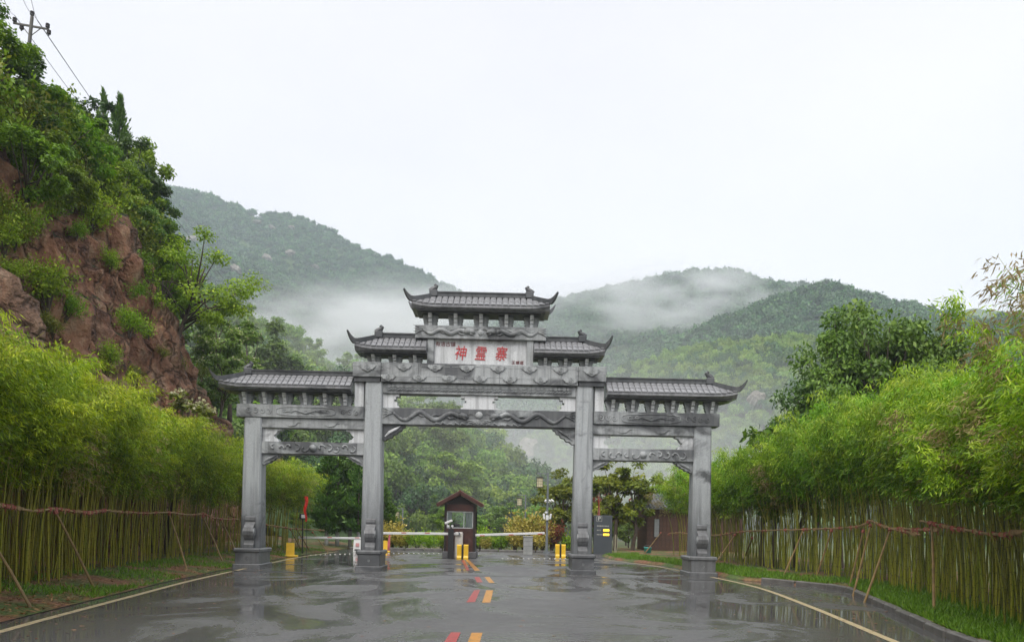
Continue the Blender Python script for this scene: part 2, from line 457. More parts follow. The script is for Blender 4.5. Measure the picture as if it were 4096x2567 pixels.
pud = _d2.outputs[0]
wet = ramp(nt, pud, [(0.36, (0.55, 0.55, 0.55)), (0.47, (0.36, 0.36, 0.36)), (0.55, (0.14, 0.14, 0.14)), (0.62, (0.03, 0.03, 0.03))])
nt.links.new(wet, p.inputs['Roughness'])
p.inputs['Specular IOR Level'].default_value = 0.5
bm_ = nt.nodes.new('ShaderNodeBump'); bm_.inputs['Distance'].default_value = 0.010
dry = ramp(nt, pud, [(0.40, (0.6, 0.6, 0.6)), (0.62, (0.02, 0.02, 0.02))])
nt.links.new(dry, bm_.inputs['Strength']); nt.links.new(noise(nt, 30, 4, 0.6), bm_.inputs['Height'])
nt.links.new(bm_.outputs[0], p.inputs['Normal'])
M['asphalt'] = m
# soil / grass ground
m, nt, p = new_mat('verge_soil')
a_ = noise(nt, 0.8, 5, 0.6); b_ = noise(nt, 9, 4, 0.6)
soil = ramp(nt, b_, [(0.3, (0.10, 0.045, 0.025)), (0.5, (0.20, 0.095, 0.05)), (0.72, (0.30, 0.17, 0.09))])
gr = ramp(nt, b_, [(0.3, (0.035, 0.065, 0.012)), (0.7, (0.10, 0.15, 0.03))])
nt.links.new(mixc(nt, ramp(nt, a_, [(0.42, (0, 0, 0)), (0.56, (1, 1, 1))]), soil, gr), p.inputs['Base Color'])
p.inputs['Roughness'].default_value = 0.85
bump(nt, p, b_, 0.8, 0.05)
M['soil'] = m
m, nt, p = new_mat('meadow_ground')
a_ = noise(nt, 0.25, 6, 0.6); b_ = noise(nt, 6, 4, 0.6)
g1 = ramp(nt, b_, [(0.3, (0.03, 0.055, 0.012)), (0.7, (0.085, 0.12, 0.03))])
g2 = ramp(nt, b_, [(0.3, (0.09, 0.07, 0.03)), (0.7, (0.17, 0.13, 0.06))])
nt.links.new(mixc(nt, ramp(nt, a_, [(0.5, (0, 0, 0)), (0.65, (1, 1, 1))]), g1, g2), p.inputs['Base Color'])
p.inputs['Roughness'].default_value = 0.9
M['meadow'] = m
# red earth cliff
m, nt, p = new_mat('red_earth_cliff')
big = noise(nt, 0.22, 5, 0.62, vscale=(1, 1, 0.55), dist=0.8)
mid = noise(nt, 1.3, 6, 0.65, vscale=(1, 1, 0.6))
fin = noise(nt, 7, 5, 0.65)
c1 = ramp(nt, mid, [(0.28, (0.09, 0.036, 0.020)), (0.41, (0.33, 0.14, 0.075)), (0.53, (0.50, 0.25, 0.14)), (0.66, (0.64, 0.42, 0.27))])
c2 = ramp(nt, mid, [(0.3, (0.10, 0.055, 0.038)), (0.55, (0.32, 0.19, 0.12)), (0.72, (0.54, 0.38, 0.27))])
cc = mixc(nt, ramp(nt, big, [(0.45, (0, 0, 0)), (0.58, (1, 1, 1))]), c1, c2)
cc = mixc(nt, 0.55, cc, ramp(nt, fin, [(0.3, (0.35, 0.35, 0.35)), (0.7, (1, 1, 1))]), 'MULTIPLY')
geo = nt.nodes.new('ShaderNodeNewGeometry'); sp = nt.nodes.new('ShaderNodeSeparateXYZ')
nt.links.new(geo.outputs['Normal'], sp.inputs[0])
vr = nt.nodes.new('ShaderNodeTexVoronoi'); vr.feature = 'DISTANCE_TO_EDGE'; vr.inputs['Scale'].default_value = 0.75
_tc = nt.nodes.new('ShaderNodeTexCoord'); _mp = nt.nodes.new('ShaderNodeMapping'); _mp.inputs['Scale'].default_value = (1.0, 1.0, 0.55)
_nz = nt.nodes.new('ShaderNodeTexNoise'); _nz.inputs['Scale'].default_value = 0.9; _nz.inputs['Detail'].default_value = 5
nt.links.new(_tc.outputs['Object'], _nz.inputs[0])
_va = nt.nodes.new('ShaderNodeVectorMath'); _va.operation = 'MULTIPLY_ADD'; _va.inputs[1].default_value = (2.2, 2.2, 2.2)
nt.links.new(_nz.outputs['Color'], _va.inputs[0]); nt.links.new(_tc.outputs['Object'], _va.inputs[2])
nt.links.new(_va.outputs[0], _mp.inputs[0]); nt.links.new(_mp.outputs[0], vr.inputs['Vector'])
crack = ramp(nt, vr.outputs['Distance'], [(0.0, (0.25, 0.22, 0.2)), (0.07, (1, 1, 1))])
cc = mixc(nt, 0.8, cc, crack, 'MULTIPLY')
flat_ = ramp(nt, sp.outputs[2], [(0.66, (0, 0, 0)), (0.82, (1, 1, 1))])
grn = ramp(nt, fin, [(0.3, (0.02, 0.035, 0.01)), (0.7, (0.06, 0.085, 0.022))])
nt.links.new(mixc(nt, flat_, cc, grn), p.inputs['Base Color'])
p.inputs['Roughness'].default_value = 0.75
_m = nt.nodes.new('ShaderNodeMath'); _m.operation = 'MULTIPLY_ADD'; _m.inputs[1].default_value = 0.35
nt.links.new(fin, _m.inputs[0]); nt.links.new(mid, _m.inputs[2])
_m3 = nt.nodes.new('ShaderNodeMath'); _m3.operation = 'MULTIPLY_ADD'; _m3.inputs[1].default_value = 0.5
_ck = ramp(nt, vr.outputs['Distance'], [(0.0, (0, 0, 0)), (0.12, (1, 1, 1))]); nt.links.new(_ck, _m3.inputs[0]); nt.links.new(_m.outputs[0], _m3.inputs[2]); _m = _m3
bump(nt, p, _m.outputs[0], 1.0, 0.7)
M['cliff'] = m
# hillside under the forest
m, nt, p = new_mat('wooded_hillside')
a_ = noise(nt, 0.02, 6, 0.65); b_ = noise(nt, 0.35, 5, 0.65)
g = ramp(nt, b_, [(0.3, (0.022, 0.05, 0.012)), (0.7, (0.075, 0.13, 0.028))])
nt.links.new(g, p.inputs['Base Color']); p.inputs['Roughness'].default_value = 0.9
bump(nt, p, b_, 1.0, 1.0)
M['hill'] = m
M['rock'] = plain('pale_rock_face', (0.21, 0.185, 0.16), 0.85, var=0.55, nscale=0.5)

# ================================================================== SETTING
def grid_mesh(name, xs, ys, hfun, mat, smooth=True):
    X, Y = np.meshgrid(xs, ys)
    Z = hfun(X, Y)
    V = np.stack([X, Y, Z], -1).reshape(-1, 3)
    nx, ny = len(xs), len(ys)
    i = np.arange(nx-1)[None, :] + np.arange(ny-1)[:, None]*nx
    Fq = np.stack([i, i+1, i+nx+1, i+nx], -1).reshape(-1, 4)
    return np_mesh(name, V, Fq, mat, smooth)

ground = link('ground', grid_mesh('ground', np.linspace(-860, 860, 40), np.linspace(-180, 1020, 40),
              lambda X, Y: 0*X - 0.06, M['meadow']))
tag(ground, kind='structure')

# ---- road edges from the painted lines (metres on the ground plane)
line_l = [on_ground(x*K, y*K) for x, y in ((0, 1488), (130, 1452), (300, 1407), (440, 1370), (545, 1346), (620, 1330), (700, 1313), (795, 1299))]
line_r = [on_ground(x*K, y*K) for x, y in ((2110, 1512), (2000, 1466), (1900, 1425), (1800, 1388), (1720, 1368), (1610, 1346), (1530, 1331), (1420, 1318))]
kerb_r = [on_ground(x, y) for x, y in ((3767, 2546), (3536, 2434), (3369, 2358), (3272, 2329), (3122, 2315))]
def xs_of(path):
    P = sorted([(p[1], p[0]) for p in path])
    return [a for a, b in P], [b for a, b in P]
_ly, _lx = xs_of(line_l); _ry, _rx = xs_of(line_r); _ky, _kx = xs_of(kerb_r)
def lerp_ext(y, ys, xs):
    y = np.asarray(y, float)
    r = np.interp(y, ys, xs)
    s0 = (xs[1]-xs[0])/(ys[1]-ys[0])
    return np.where(y < ys[0], xs[0] + s0*(y-ys[0])*0.6, r)
def left_edge(y):  return lerp_ext(y, _ly, _lx) - 0.42
def right_line(y): return lerp_ext(y, _ry, _rx)
def right_edge(y):
    k = lerp_ext(y, _ky, _kx)
    r = right_line(y) + 0.45
    t = np.clip((np.asarray(y, float) - 19.5)/3.0, 0, 1)
    return np.where(np.asarray(y) < 19.5, np.maximum(k, r), np.maximum(k, r)*(1-t) + r*t)
ROAD_END = 41.5
ys = np.concatenate([np.linspace(-30, 8, 14), np.linspace(8.5, ROAD_END, 90)])
V, Fq = [], []
NX = 25
for i, y in enumerate(ys):
    a, b = float(left_edge(y)), float(right_edge(y))
    if y < 2: a, b = max(a, -7), min(b, 7)
    for j in range(NX): V.append((a + (b-a)*j/(NX-1), y, 0.0))
i0 = np.arange(NX-1)[None, :] + np.arange(len(ys)-1)[:, None]*NX
road = link('road', np_mesh('road', np.array(V), np.stack([i0, i0+1, i0+NX+1, i0+NX], -1).reshape(-1, 4), M['asphalt']))
tag(road, kind='structure')
# side lane that leaves the forecourt to the left behind the gate
side = MB().add([(-8.9, 33.5, -0.004), (-8.9, 41.4, -0.004), (-30, 47, -0.004), (-30, 41, -0.004)], [(0, 3, 2, 1)])
tag(side.build('side_lane', M['asphalt']), kind='structure')

def ribbon(name, pts, w, z, mat):
    mb = MB(); L = len(pts); vv = []
    for i, p in enumerate(pts):
        p = Vector((p[0], p[1], 0)); t = Vector(pts[min(i+1, L-1)]) - Vector(pts[max(i-1, 0)]); t.z = 0; t.normalize()
        n = Vector((-t.y, t.x, 0))
        vv += [(p + n*w/2)[:2] + (z,), (p - n*w/2)[:2] + (z,)]
    mb.add(vv, [(2*i, 2*i+1, 2*i+3, 2*i+2) for i in range(L-1)])
    return mb.build(name, mat)
def smooth_path(pts, n=8):
    out = []
    for i in range(len(pts)-1):
        p0, p1, p2, p3 = (Vector(pts[max(i-1, 0)]), Vector(pts[i]), Vector(pts[i+1]), Vector(pts[min(i+2, len(pts)-1)]))
        for k in range(n):
            t = k/n
            out.append(0.5*((2*p1) + (p2-p0)*t + (2*p0-5*p1+4*p2-p3)*t*t + (3*p1-p0-3*p2+p3)*t**3))
    out.append(Vector(pts[-1])); return out
ll = smooth_path([Vector((-5.9, 6.0, 0))] + line_l)
tag(ribbon('edge_line', ll, 0.13, 0.004, M['line_paint']), kind='structure')
lr = smooth_path([Vector((4.75, 6.5, 0))] + line_r)
tag(ribbon('edge_line', lr, 0.13, 0.004, M['line_paint']), kind='structure')

# paired red and orange centre marks, measured on the ground
def mark(quad, mat, name):
    q = [on_ground(x, y, 0.004) for x, y in quad]
    mb = MB(); nn = 6; vv = []
    for i in range(nn+1):
        t = i/nn; a = q[0].lerp(q[3], t); b = q[1].lerp(q[2], t)
        vv += [a[:2]+(0.004,), b[:2]+(0.004,)]
    mb.add(vv, [(2*i, 2*i+1, 2*i+3, 2*i+2) for i in range(nn)])
    tag(mb.build(name, mat), kind='structure')
def mk(pts):   # pixels of the 2413-wide crop that starts at 1600,2150 and is 0.373 photo pixels per pixel
    return [(1600 + x*0.373, 2150 + y*0.373) for x, y in pts]
for quad in ([(470, 1118), (600, 1118), (652, 1010), (545, 1010)], [(712, 690), (805, 685), (860, 555), (795, 560)],
             [(825, 475), (890, 475), (850, 418), (798, 420)], [(712, 345), (748, 348), (690, 236), (660, 240)]):
    mark(mk(quad), M['mark_red'], 'red_lane_mark')
for quad in ([(725, 1118), (855, 1118), (885, 1015), (768, 1015)], [(880, 692), (970, 692), (1000, 560), (925, 560)],
             [(955, 480), (1015, 482), (960, 418), (905, 418)], [(800, 350), (860, 350), (735, 232), (705, 236)]):
    mark(mk(quad), M['mark_orange'], 'orange_lane_mark')
# dark expansion strip across the road at the gate
sx = MB().box((-1.0, 22.35, 0.002), (14.2, 0.34, 0.004))
tag(sx.build('drain_strip', plain('drain_strip', (0.05, 0.05, 0.052), 0.3)), kind='structure')

# ---- verges
def vz_left(X, Y):
    d = np.maximum(0, left_edge(Y) - X)
    return np.minimum(d/1.6, 1)*0.22 + np.maximum(0, d-2.5)*0.08 + np.minimum(d/0.4, 1)*0.10*fbm(X*1.3, Y*1.3, 0, 3) + 0.01
def vz_right(X, Y):
    d = np.maximum(0, X - right_edge(Y))
    return np.minimum(d/0.12, 1)*0.10 + np.minimum(d/2, 1)*0.08 + np.minimum(d/0.4, 1)*0.08*fbm(X*1.3, Y*1.3, 2, 3) + 0.005
def verge(name, edge, sgn, zf, mat, width):
    ys = np.linspace(2, 48, 150); us = np.concatenate([np.linspace(0, 3, 22), np.linspace(3.4, width, 14)])
    V = []
    for y in ys:
        e = float(edge(y))
        for u in us: V.append((e + sgn*u, y))
    V = np.array(V); Z = zf(V[:, 0], V[:, 1])
    n = len(us); i = np.arange(n-1)[None, :] + np.arange(len(ys)-1)[:, None]*n
    Fq = np.stack([i, i+1, i+n+1, i+n], -1).reshape(-1, 4)
    if sgn < 0: Fq = Fq[:, ::-1]
    o = link(name, np_mesh(name, np.column_stack([V, Z]), Fq, mat, True)); tag(o, kind='structure')
verge('verge', left_edge, -1, vz_left, M['soil'], 9)
verge('verge', right_edge, 1, vz_right, M['soil'], 9)

# ---- kerb stones on the right
kerb = empty('kerb', (0, 0, 0)); tag(kerb, kind='structure')
kme = MB().box((0, 0, 0.03), (0.13, 0.96, 0.20), bev=0.025).mesh('kerb_stone', M['kerb'])
y = 5.0
while y < 21.5:
    x0, x1 = float(right_edge(y)), float(right_edge(y+1))
    link('kerb_stone', kme, kerb, ((x0+x1)/2+0.05+random.uniform(-.012, .012), y+.5, random.uniform(-.015, .01)),
         (random.uniform(-.012, .012), random.uniform(-.03, .03), -math.atan2(x1-x0, 1)), (1, math.hypot(1, x1-x0)*0.995, 1))
    y += 1.0
# far kerb of the forecourt
fk = empty('kerb', (0, 0, 0)); tag(fk, kind='structure')
for i in range(13):
    link('kerb_stone', kme, fk, (-8.2+i*1.0, ROAD_END+0.06, 0.0), (0, 0, math.pi/2))

# ---- left hill with the red earth cliff
FOOT = np.array([(-12.2, -10), (-12.8, 22), (-12.9, 36), (-13.6, 41.5), (-15.6, 45.5), (-20, 48.5), (-30, 51.5), (-55, 56), (-110, 62)], float)
def poly_dist(X, Y, P, attr=None):
    """distance to a polyline; signed so that the left side of travel is positive; attr interpolated"""
    best = np.full(np.shape(X), 1e9); sg = np.zeros(np.shape(X)); val = np.zeros(np.shape(X))
    for i in range(len(P)-1):
        ax, ay = P[i][:2]; bx, by = P[i+1][:2]
        dx, dy = bx-ax, by-ay; L2 = dx*dx+dy*dy
        t = np.clip(((X-ax)*dx + (Y-ay)*dy)/L2, 0, 1)
        px, py = ax+t*dx, ay+t*dy
        d = np.hypot(X-px, Y-py); s = np.sign(dx*(Y-ay) - dy*(X-ax))
        m = d < best
        best = np.where(m, d, best); sg = np.where(m, s, sg)
        if attr is not None: val = np.where(m, attr[i] + t*(attr[i+1]-attr[i]), val)
    return (best*sg, val) if attr is not None else best*sg
def hill_h(X, Y):
    X = np.asarray(X, float); Y = np.asarray(Y, float)
    d = poly_dist(X, Y, FOOT)
    d = d + 1.6*fbm(X*0.16, Y*0.16, 1.0, 4) + 0.8*fbm(X*0.55, Y*0.55, 3.0, 3)
    h = np.interp(d, [-3, 0, 0.9, 2.2, 3.8, 5.2, 7, 10, 20, 35, 70], [-0.6, 0.1, 3.2, 7.4, 11.6, 14.8, 16.6, 17.9, 20.0, 22.5, 28])
    h = h + np.clip(d, 0, 3)/3*(1.6*fbm(X*0.35, Y*0.35, 7.0, 4))
    return h
hx = np.concatenate([np.linspace(-90, -30, 60), np.linspace(-29.6, -10.5, 170)])
hyv = np.concatenate([np.linspace(-10, 14, 30), np.linspace(14.2, 50, 320), np.linspace(50.5, 64, 24)])
me = grid_mesh('hill', hx, hyv, hill_h, M['cliff'])
# push the face in and out along its normal for gullies and ledges
nv = len(me.vertices); co = np.empty(nv*3, np.float32); me.vertices.foreach_get('co', co); co = co.reshape(-1, 3)
no = np.empty(nv*3, np.float32); me.vertices.foreach_get('normal', no); no = no.reshape(-1, 3)
steep = np.clip((0.75-no[:, 2])/0.3, 0, 1)
gully = np.abs(fbm(co[:, 1]*0.42 + 0.12*co[:, 2], co[:, 2]*0.07, 5.0, 3))
dsp = (2.2*fbm(co[:, 0]*0.4+3, co[:, 1]*0.4, co[:, 2]*0.16, 4) + 4.2*gully - 0.7 + 1.7*np.abs(fbm(co[:, 0]*1.1, co[:, 1]*1.1, co[:, 2]*0.8, 4)) + 1.1*fbm(co[:, 0]*2.4, co[:, 1]*2.4, co[:, 2]*1.8, 4) + 0.35*np.abs(fbm(co[:, 1]*0.3, co[:, 2]*1.3, 8.0, 3)))*steep
co += no*dsp[:, None]
me.vertices.foreach_set('co', co.ravel()); me.update()
hill = link('hill', me); tag(hill, kind='structure')
HILL_CO, HILL_NO = co, no

# ---- mountains: heightfields that fall away from their ridge lines
class Ridge:
    def __init__(s, pts, slope, rough=1.0, seed=0.0, wl=60.0):
        s.P = np.array([(p[0], p[1]) for p in pts]); s.Z = np.array([p[2] for p in pts])
        s.slope, s.rough, s.seed, s.wl = slope, rough, seed, wl
    def h(s, X, Y):
        d, z = poly_dist(X, Y, s.P, s.Z)
        d = np.abs(d)
        w = s.wl
        spur = np.abs(fbm(X/w, Y/w*0.55, s.seed, 4))*2.0       # sharp little valleys between spurs
        dd = np.minimum(d/(w*0.5), 1)
        r = z - s.slope*d*(1 - 0.25*np.clip(d/np.maximum(z/s.slope, 1), 0, 1)) - s.rough*w*0.55*spur*dd*0.8 + s.rough*w*0.22*dd*0.5
        return r + s.rough*w*0.035*fbm(X/w*5, Y/w*5, s.seed+9, 3)
def ridge2(px, Y, drop=0.0):
    out = []
    for i, (x, y) in enumerate(px):
        yy = Y[0] + (Y[1]-Y[0])*i/(len(px)-1) if isinstance(Y, tuple) else Y
        p = at2(x, y, yy); p.z -= drop; out.append(p)
    return out
R_A = Ridge(ridge2([(-500, 420), (-200, 470), (100, 500), (300, 470), (395, 450), (470, 446), (530, 472), (610, 503), (690, 496), (760, 528), (850, 578), (950, 618),
                    (1040, 660), (1100, 695), (1200, 745), (1320, 830), (1450, 950)], (820, 800), 5), 0.62, 1.0, 1.0, 130)
R_C = Ridge(ridge2([(900, 1000), (1100, 800), (1250, 745), (1330, 694), (1480, 666), (1570, 644), (1650, 634), (1710, 645), (1780, 660), (1860, 668), (1950, 672), (2100, 720),
                    (2300, 780), (2600, 800)], (640, 680), 4), 0.55, 1.0, 5.0, 110)
R_D = Ridge(ridge2([(3200, 700), (2800, 770), (2413, 775), (2300, 748), (2200, 733), (2100, 706), (2030, 684), (1950, 660), (1880, 680), (1760, 725), (1640, 775), (1540, 815), (1400, 900), (1250, 1010)],
                   (500, 400), 4), 0.55, 1.0, 11.0, 90)
R_E = Ridge(ridge2([(2900, 950), (2400, 900), (2150, 850), (1980, 800), (1850, 783), (1720, 795), (1600, 815), (1500, 850), (1420, 890), (1330, 950), (1240, 1030), (1180, 1100)],
                   (290, 230), 4), 0.55, 0.9, 21.0, 60)
R_B = Ridge(ridge2([(100, 560), (300, 560), (420, 610), (500, 655), (570, 700), (640, 745), (720, 815), (800, 850), (850, 880), (920, 975), (1010, 1020), (1100, 1075), (1200, 1130)],
                   (84, 190), 5), 0.75, 0.7, 31.0, 30)
R_G = Ridge(ridge2([(1900, 900), (2150, 770), (2230, 748), (2290, 726), (2340, 732), (2420, 755), (2700, 800)], 960), 0.5, 0.7, 41.0, 120)
R_H = Ridge(ridge2([(3600, 800), (2900, 900), (2500, 980), (2250, 1000), (2000, 1010), (1800, 1050), (1650, 1090), (1500, 1140), (1400, 1190)], (75, 190), 4), 0.5, 0.7, 51.0, 40)
def mountain(name, R, x0, x1, y0, y1, nx, ny):
    o = link(name, grid_mesh(name, np.linspace(x0, x1, nx), np.linspace(y0, y1, ny), lambda X, Y: np.maximum(R.h(X, Y), -2.5), M['hill']))
    return tag(o, kind='structure')
mountain('mountain', R_A, -750, 260, 380, 900, 170, 90)
mountain('mountain', R_C, -330, 700, 380, 760, 170, 70)
mountain('mountain', R_D, -30, 800, 230, 600, 150, 80)
mountain('mountain', R_E, -60, 360, 110, 360, 120, 90)
mountain('mountain', R_B, -90, 20, 52, 260, 90, 140)
mountain('mountain', R_G, 250, 800, 800, 995, 70, 40)
mountain('mountain', R_H, 10, 180, 60, 240, 90, 80)

# ================================================================== VEGETATION
def unit(a): return a/np.maximum(np.linalg.norm(a, axis=-1, keepdims=True), 1e-9)
def leaves_arrays(P, D, N, L, W):
    S = unit(np.cross(D, N))
    n = len(P); L = np.broadcast_to(L, (n,))[:, None]; W = np.broadcast_to(W, (n,))[:, None]
    V = np.stack([P, P + D*L*0.42 + S*W*0.5, P + D*L, P + D*L*0.42 - S*W*0.5], 1).reshape(-1, 3)
    Fq = np.arange(n*4).reshape(-1, 4)
    return V, Fq
def leaves_mesh(name, P, D, N, L, W, tint, mat):
    V, Fq = leaves_arrays(P, D, N, L, W)
    return np_mesh(name, V, Fq, mat, False, {'tint': np.repeat(np.clip(tint, 0, 1), 4)})
def rdir(r, n): return unit(r.normal(size=(n, 3)))

class Proto:
    """mesh data of one kind of plant: list of (part name, mesh)"""
    def __init__(s, parts, height): s.parts, s.height = parts, height
def place(proto, name, loc, s=1.0, rz=None, label=None, cat='tree', group=None, tilt=(0, 0), sz=None):
    e = empty(name, loc, random.uniform(0, 6.283) if rz is None else rz, label, cat, group)
    e.rotation_euler[0] = tilt[0]; e.rotation_euler[1] = tilt[1]
    e.scale = (s, s, s if sz is None else sz)
    for pn, pm in proto.parts: link(pn, pm, e)
    return e

def broadleaf(seed, H=6.0, th=1.6, rx=2.2, rz=2.2, clumps=26, per=150, leaf=0.22, mat='lf_mid', spread=0.55, bark='bark', bloom=0.0, gap=0.0):
    r = np.random.default_rng(seed)
    mb = MB()
    cz = H - rz
    top = Vector((r.normal()*0.15, r.normal()*0.15, th))
    mid = Vector((r.normal()*0.2, r.normal()*0.2, cz))
    mb.tube([(0, 0, -0.6), (0, 0, 0.0), top*0.5 + Vector((0, 0, th*0.2)), top, mid, mid + Vector((0.1, 0, rz*0.5))],
            [0.035*H, 0.028*H, 0.022*H, 0.02*H, 0.012*H, 0.004*H], 7)
    Ps, Ds, Ns, Ts = [], [], [], []
    for i in range(clumps):
        d = rdir(r, 1)[0]; d[2] = d[2]*0.85 + 0.18
        rad = (0.45 + 0.55*r.random()**0.6)
        wob = 0.8 + 0.45*r.random()
        c = np.array([mid.x + d[0]*rx*rad*wob, mid.y + d[1]*rx*rad*wob, cz + d[2]*rz*rad*wob])
        cr = spread*(0.6 + 0.8*r.random())*(rx*0.42)
        a = top.lerp(mid, r.random())
        if i % 2 == 0 or gap:
            c_ = Vector(c); k = a.lerp(c_, 0.5) + Vector((0, 0, 0.12*rz))
            mb.tube([a, k, c_], [0.009*H, 0.006*H, 0.002*H], 5)
        n = int(per*(0.6 + 0.8*r.random()))
        q = rdir(r, n)*(r.random((n, 1))**0.45)*cr*np.array([1, 1, 0.62])
        P = c + q
        outw = unit(q + 0.5*d*cr)
        N = unit(outw*0.6 + np.array([0, 0, 0.75]) + 0.55*r.normal(size=(n, 3)))
        D = unit(np.cross(N, rdir(r, n)) + np.array([0, 0, -0.25]) + 0.3*outw)
        Ps.append(P); Ds.append(D); Ns.append(N)
        Ts.append(0.38 + 0.22*r.normal(size=n)*0.8 + 0.25*(r.random()-0.5))
    P, D, N, T = map(np.concatenate, (Ps, Ds, Ns, Ts))
    L = leaf*(0.6 + 0.8*r.random(len(P)))
    crown = leaves_mesh('crown', P, D, N, L, L*0.62, T, M[mat])
    parts = [('trunk', mb.mesh('trunk', M[bark], True)), ('crown', crown)]
    if bloom:
        k = r.choice(len(P), int(len(P)*bloom), replace=False)
        k = k[P[k, 2] > cz - 0.2*rz]
        off = unit(P[k] - np.array([mid.x, mid.y, cz]))*0.12
        parts.append(('blossom', leaves_mesh('blossom', P[k]+off, rdir(r, len(k)), rdir(r, len(k)), leaf*0.7, leaf*0.6, r.random(len(k)), M['bloom'])))
    return Proto(parts, H)

def conifer(seed, H=5.0, R=1.1, n=3600, mat='lf_conif', base=0.10, bark='bark', expo=0.85, leaf=0.30, white=False):
    r = np.random.default_rng(seed)
    mb = MB(); mb.tube([(0, 0, -0.6), (0, 0, H*0.3), (0.03, 0, H*0.93)], [0.02*H, 0.016*H, 0.003*H], 7)
    nb = 70
    bz = base + (1-base)*r.random(nb)**1.1; ba = r.random(nb)*6.283
    k = r.integers(0, nb, n)
    t = r.random(n)**0.6
    z = bz[k]; prof = R*((1-z)**expo)*np.minimum(1, (z-base)/0.10*0.6+0.55)*(0.75+0.5*r.random(nb)[k])
    rad = prof*t; an = ba[k] + r.normal(size=n)*0.22
    P = np.column_stack([np.cos(an)*rad, np.sin(an)*rad, H*(z*0.97) + rad*0.55 + r.normal(size=n)*0.10])
    outw = np.column_stack([np.cos(an), np.sin(an), np.zeros(n)])
    D = unit(outw*0.75 + np.array([0, 0, 0.75]) + 0.45*r.normal(size=(n, 3)))
    N = unit(np.cross(D, rdir(r, n)))
    L = leaf*(0.6 + 0.8*r.random(n))*(1.1-0.5*z)
    T = 0.28 + 0.3*t + 0.15*r.normal(size=n)
    parts = [('trunk', mb.mesh('trunk', M[bark], True)), ('crown', leaves_mesh('crown', P, D, N, L, L*0.34, T, M[mat]))]
    if white:
        w = MB(); w.tube([(0, 0, 0.0), (0, 0, 0.95)], [0.0215*H, 0.0195*H], 8)
        parts.append(('painted_band', w.mesh('painted_band', M['whitewash'], True)))
    return Proto(parts, H)

def shrub(seed, H=1.4, R=0.9, n=1100, leaf=0.13, mat='lf_bright', stems=7, up=0.4):
    r = np.random.default_rng(seed); mb = MB(); Ps, Ds, Ns, Ts = [], [], [], []
    for i in range(stems):
        a = r.random()*6.283; rr = R*(0.25 + 0.75*r.random()); h = H*(0.5 + 0.5*r.random())
        tip = np.array([math.cos(a)*rr, math.sin(a)*rr, h])
        mb.tube([(0, 0, -0.2), (tip[0]*0.35, tip[1]*0.35, h*0.55), tuple(tip)], [0.03*H, 0.018*H, 0.006*H], 5)
        m_ = n//stems
        t = 0.35 + 0.65*r.random((m_, 1))**0.7
        P = tip*t*np.array([1, 1, 1]) + r.normal(size=(m_, 3))*R*0.24*(0.4+0.6*t)
        P[:, 2] = np.maximum(P[:, 2], 0.03)
        N = unit(np.array([0, 0, 0.7]) + 0.7*r.normal(size=(m_, 3)))
        D = unit(rdir(r, m_) + np.array([0, 0, up*0.5]) + 0.6*unit(tip))
        Ps.append(P); Ds.append(D); Ns.append(N); Ts.append(0.35 + 0.35*t[:, 0] + 0.2*r.normal(size=m_) - 0.1)
    P, D, N, T = map(np.concatenate, (Ps, Ds, Ns, Ts))
    L = leaf*(0.6+0.8*r.random(len(P)))
    return Proto([('stems', mb.mesh('stems', M['bark'])), ('foliage', leaves_mesh('foliage', P, D, N, L, L*0.5, T, M[mat]))], H)

def bamboo(seed, H, side, dry=False, arch=0.55, dens=1.0):
    """one cane with its leafy branchlets; arches towards +x"""
    r = np.random.default_rng(seed)
    H = H*(0.9+0.2*r.random()); ar = arch*(0.4+1.3*r.random()); sw = r.normal()*0.3
    ts = np.linspace(0, 1, 8)
    def pos(t):
        t = np.asarray(t)
        return np.stack([ar*t**2.6*1.3 + 0.0*t, sw*t**2 + 0.0*t, H*(t - 0.13*t**4)], -1)
    mb = MB(); rad = 0.010 + 0.011*r.random()
    mb.tube([(0, 0, -0.25)] + [tuple(p) for p in pos(ts)], [rad] + [rad*(1-0.85*t**1.5) for t in ts], 5)
    nb = int(30*dens)
    t0 = 0.50 if side == 'l' else 0.56
    tb = t0 + (0.99-t0)*r.random(nb)**0.85
    Ps, Ds, Ns, Ts, Ls = [], [], [], [], []
    for i in range(nb):
        o = pos(tb[i]); a = r.random()*6.283
        out = np.array([math.cos(a)+0.45, math.sin(a), 0.0]); out = unit(out)
        ln = (0.30 + 0.40*r.random())*(1.2-0.5*tb[i])
        m_ = 26
        u = 0.2 + 0.8*r.random((m_, 1))
        P = o + out*ln*u + np.array([0, 0, 1])*(0.16*u - 0.42*u*u*(0.6+0.5*r.random()))*ln*1.5 + r.normal(size=(m_, 3))*0.05
        D = unit(out*0.6 + np.array([0, 0, -0.65]) + 0.55*r.normal(size=(m_, 3)))
        N = unit(np.array([0, 0, 0.6]) + 0.4*out + 0.6*r.normal(size=(m_, 3)))
        Ps.append(P); Ds.append(D); Ns.append(N)
        Ts.append(0.26 + 0.34*(tb[i]-0.5)*2 + 0.16*r.normal(size=m_) + 0.16*r.normal())
        Ls.append(0.07 + 0.085*r.random(m_))
    P, D, N, T, L = map(np.concatenate, (Ps, Ds, Ns, Ts, Ls))
    mat = M['bam_dry'] if dry else M['bam_'+side]
    return Proto([('culm', mb.mesh('culm', M['culm_'+side], True)), ('leaves', leaves_mesh('leaves', P, D, N, L, 0.021, T, mat))], H)

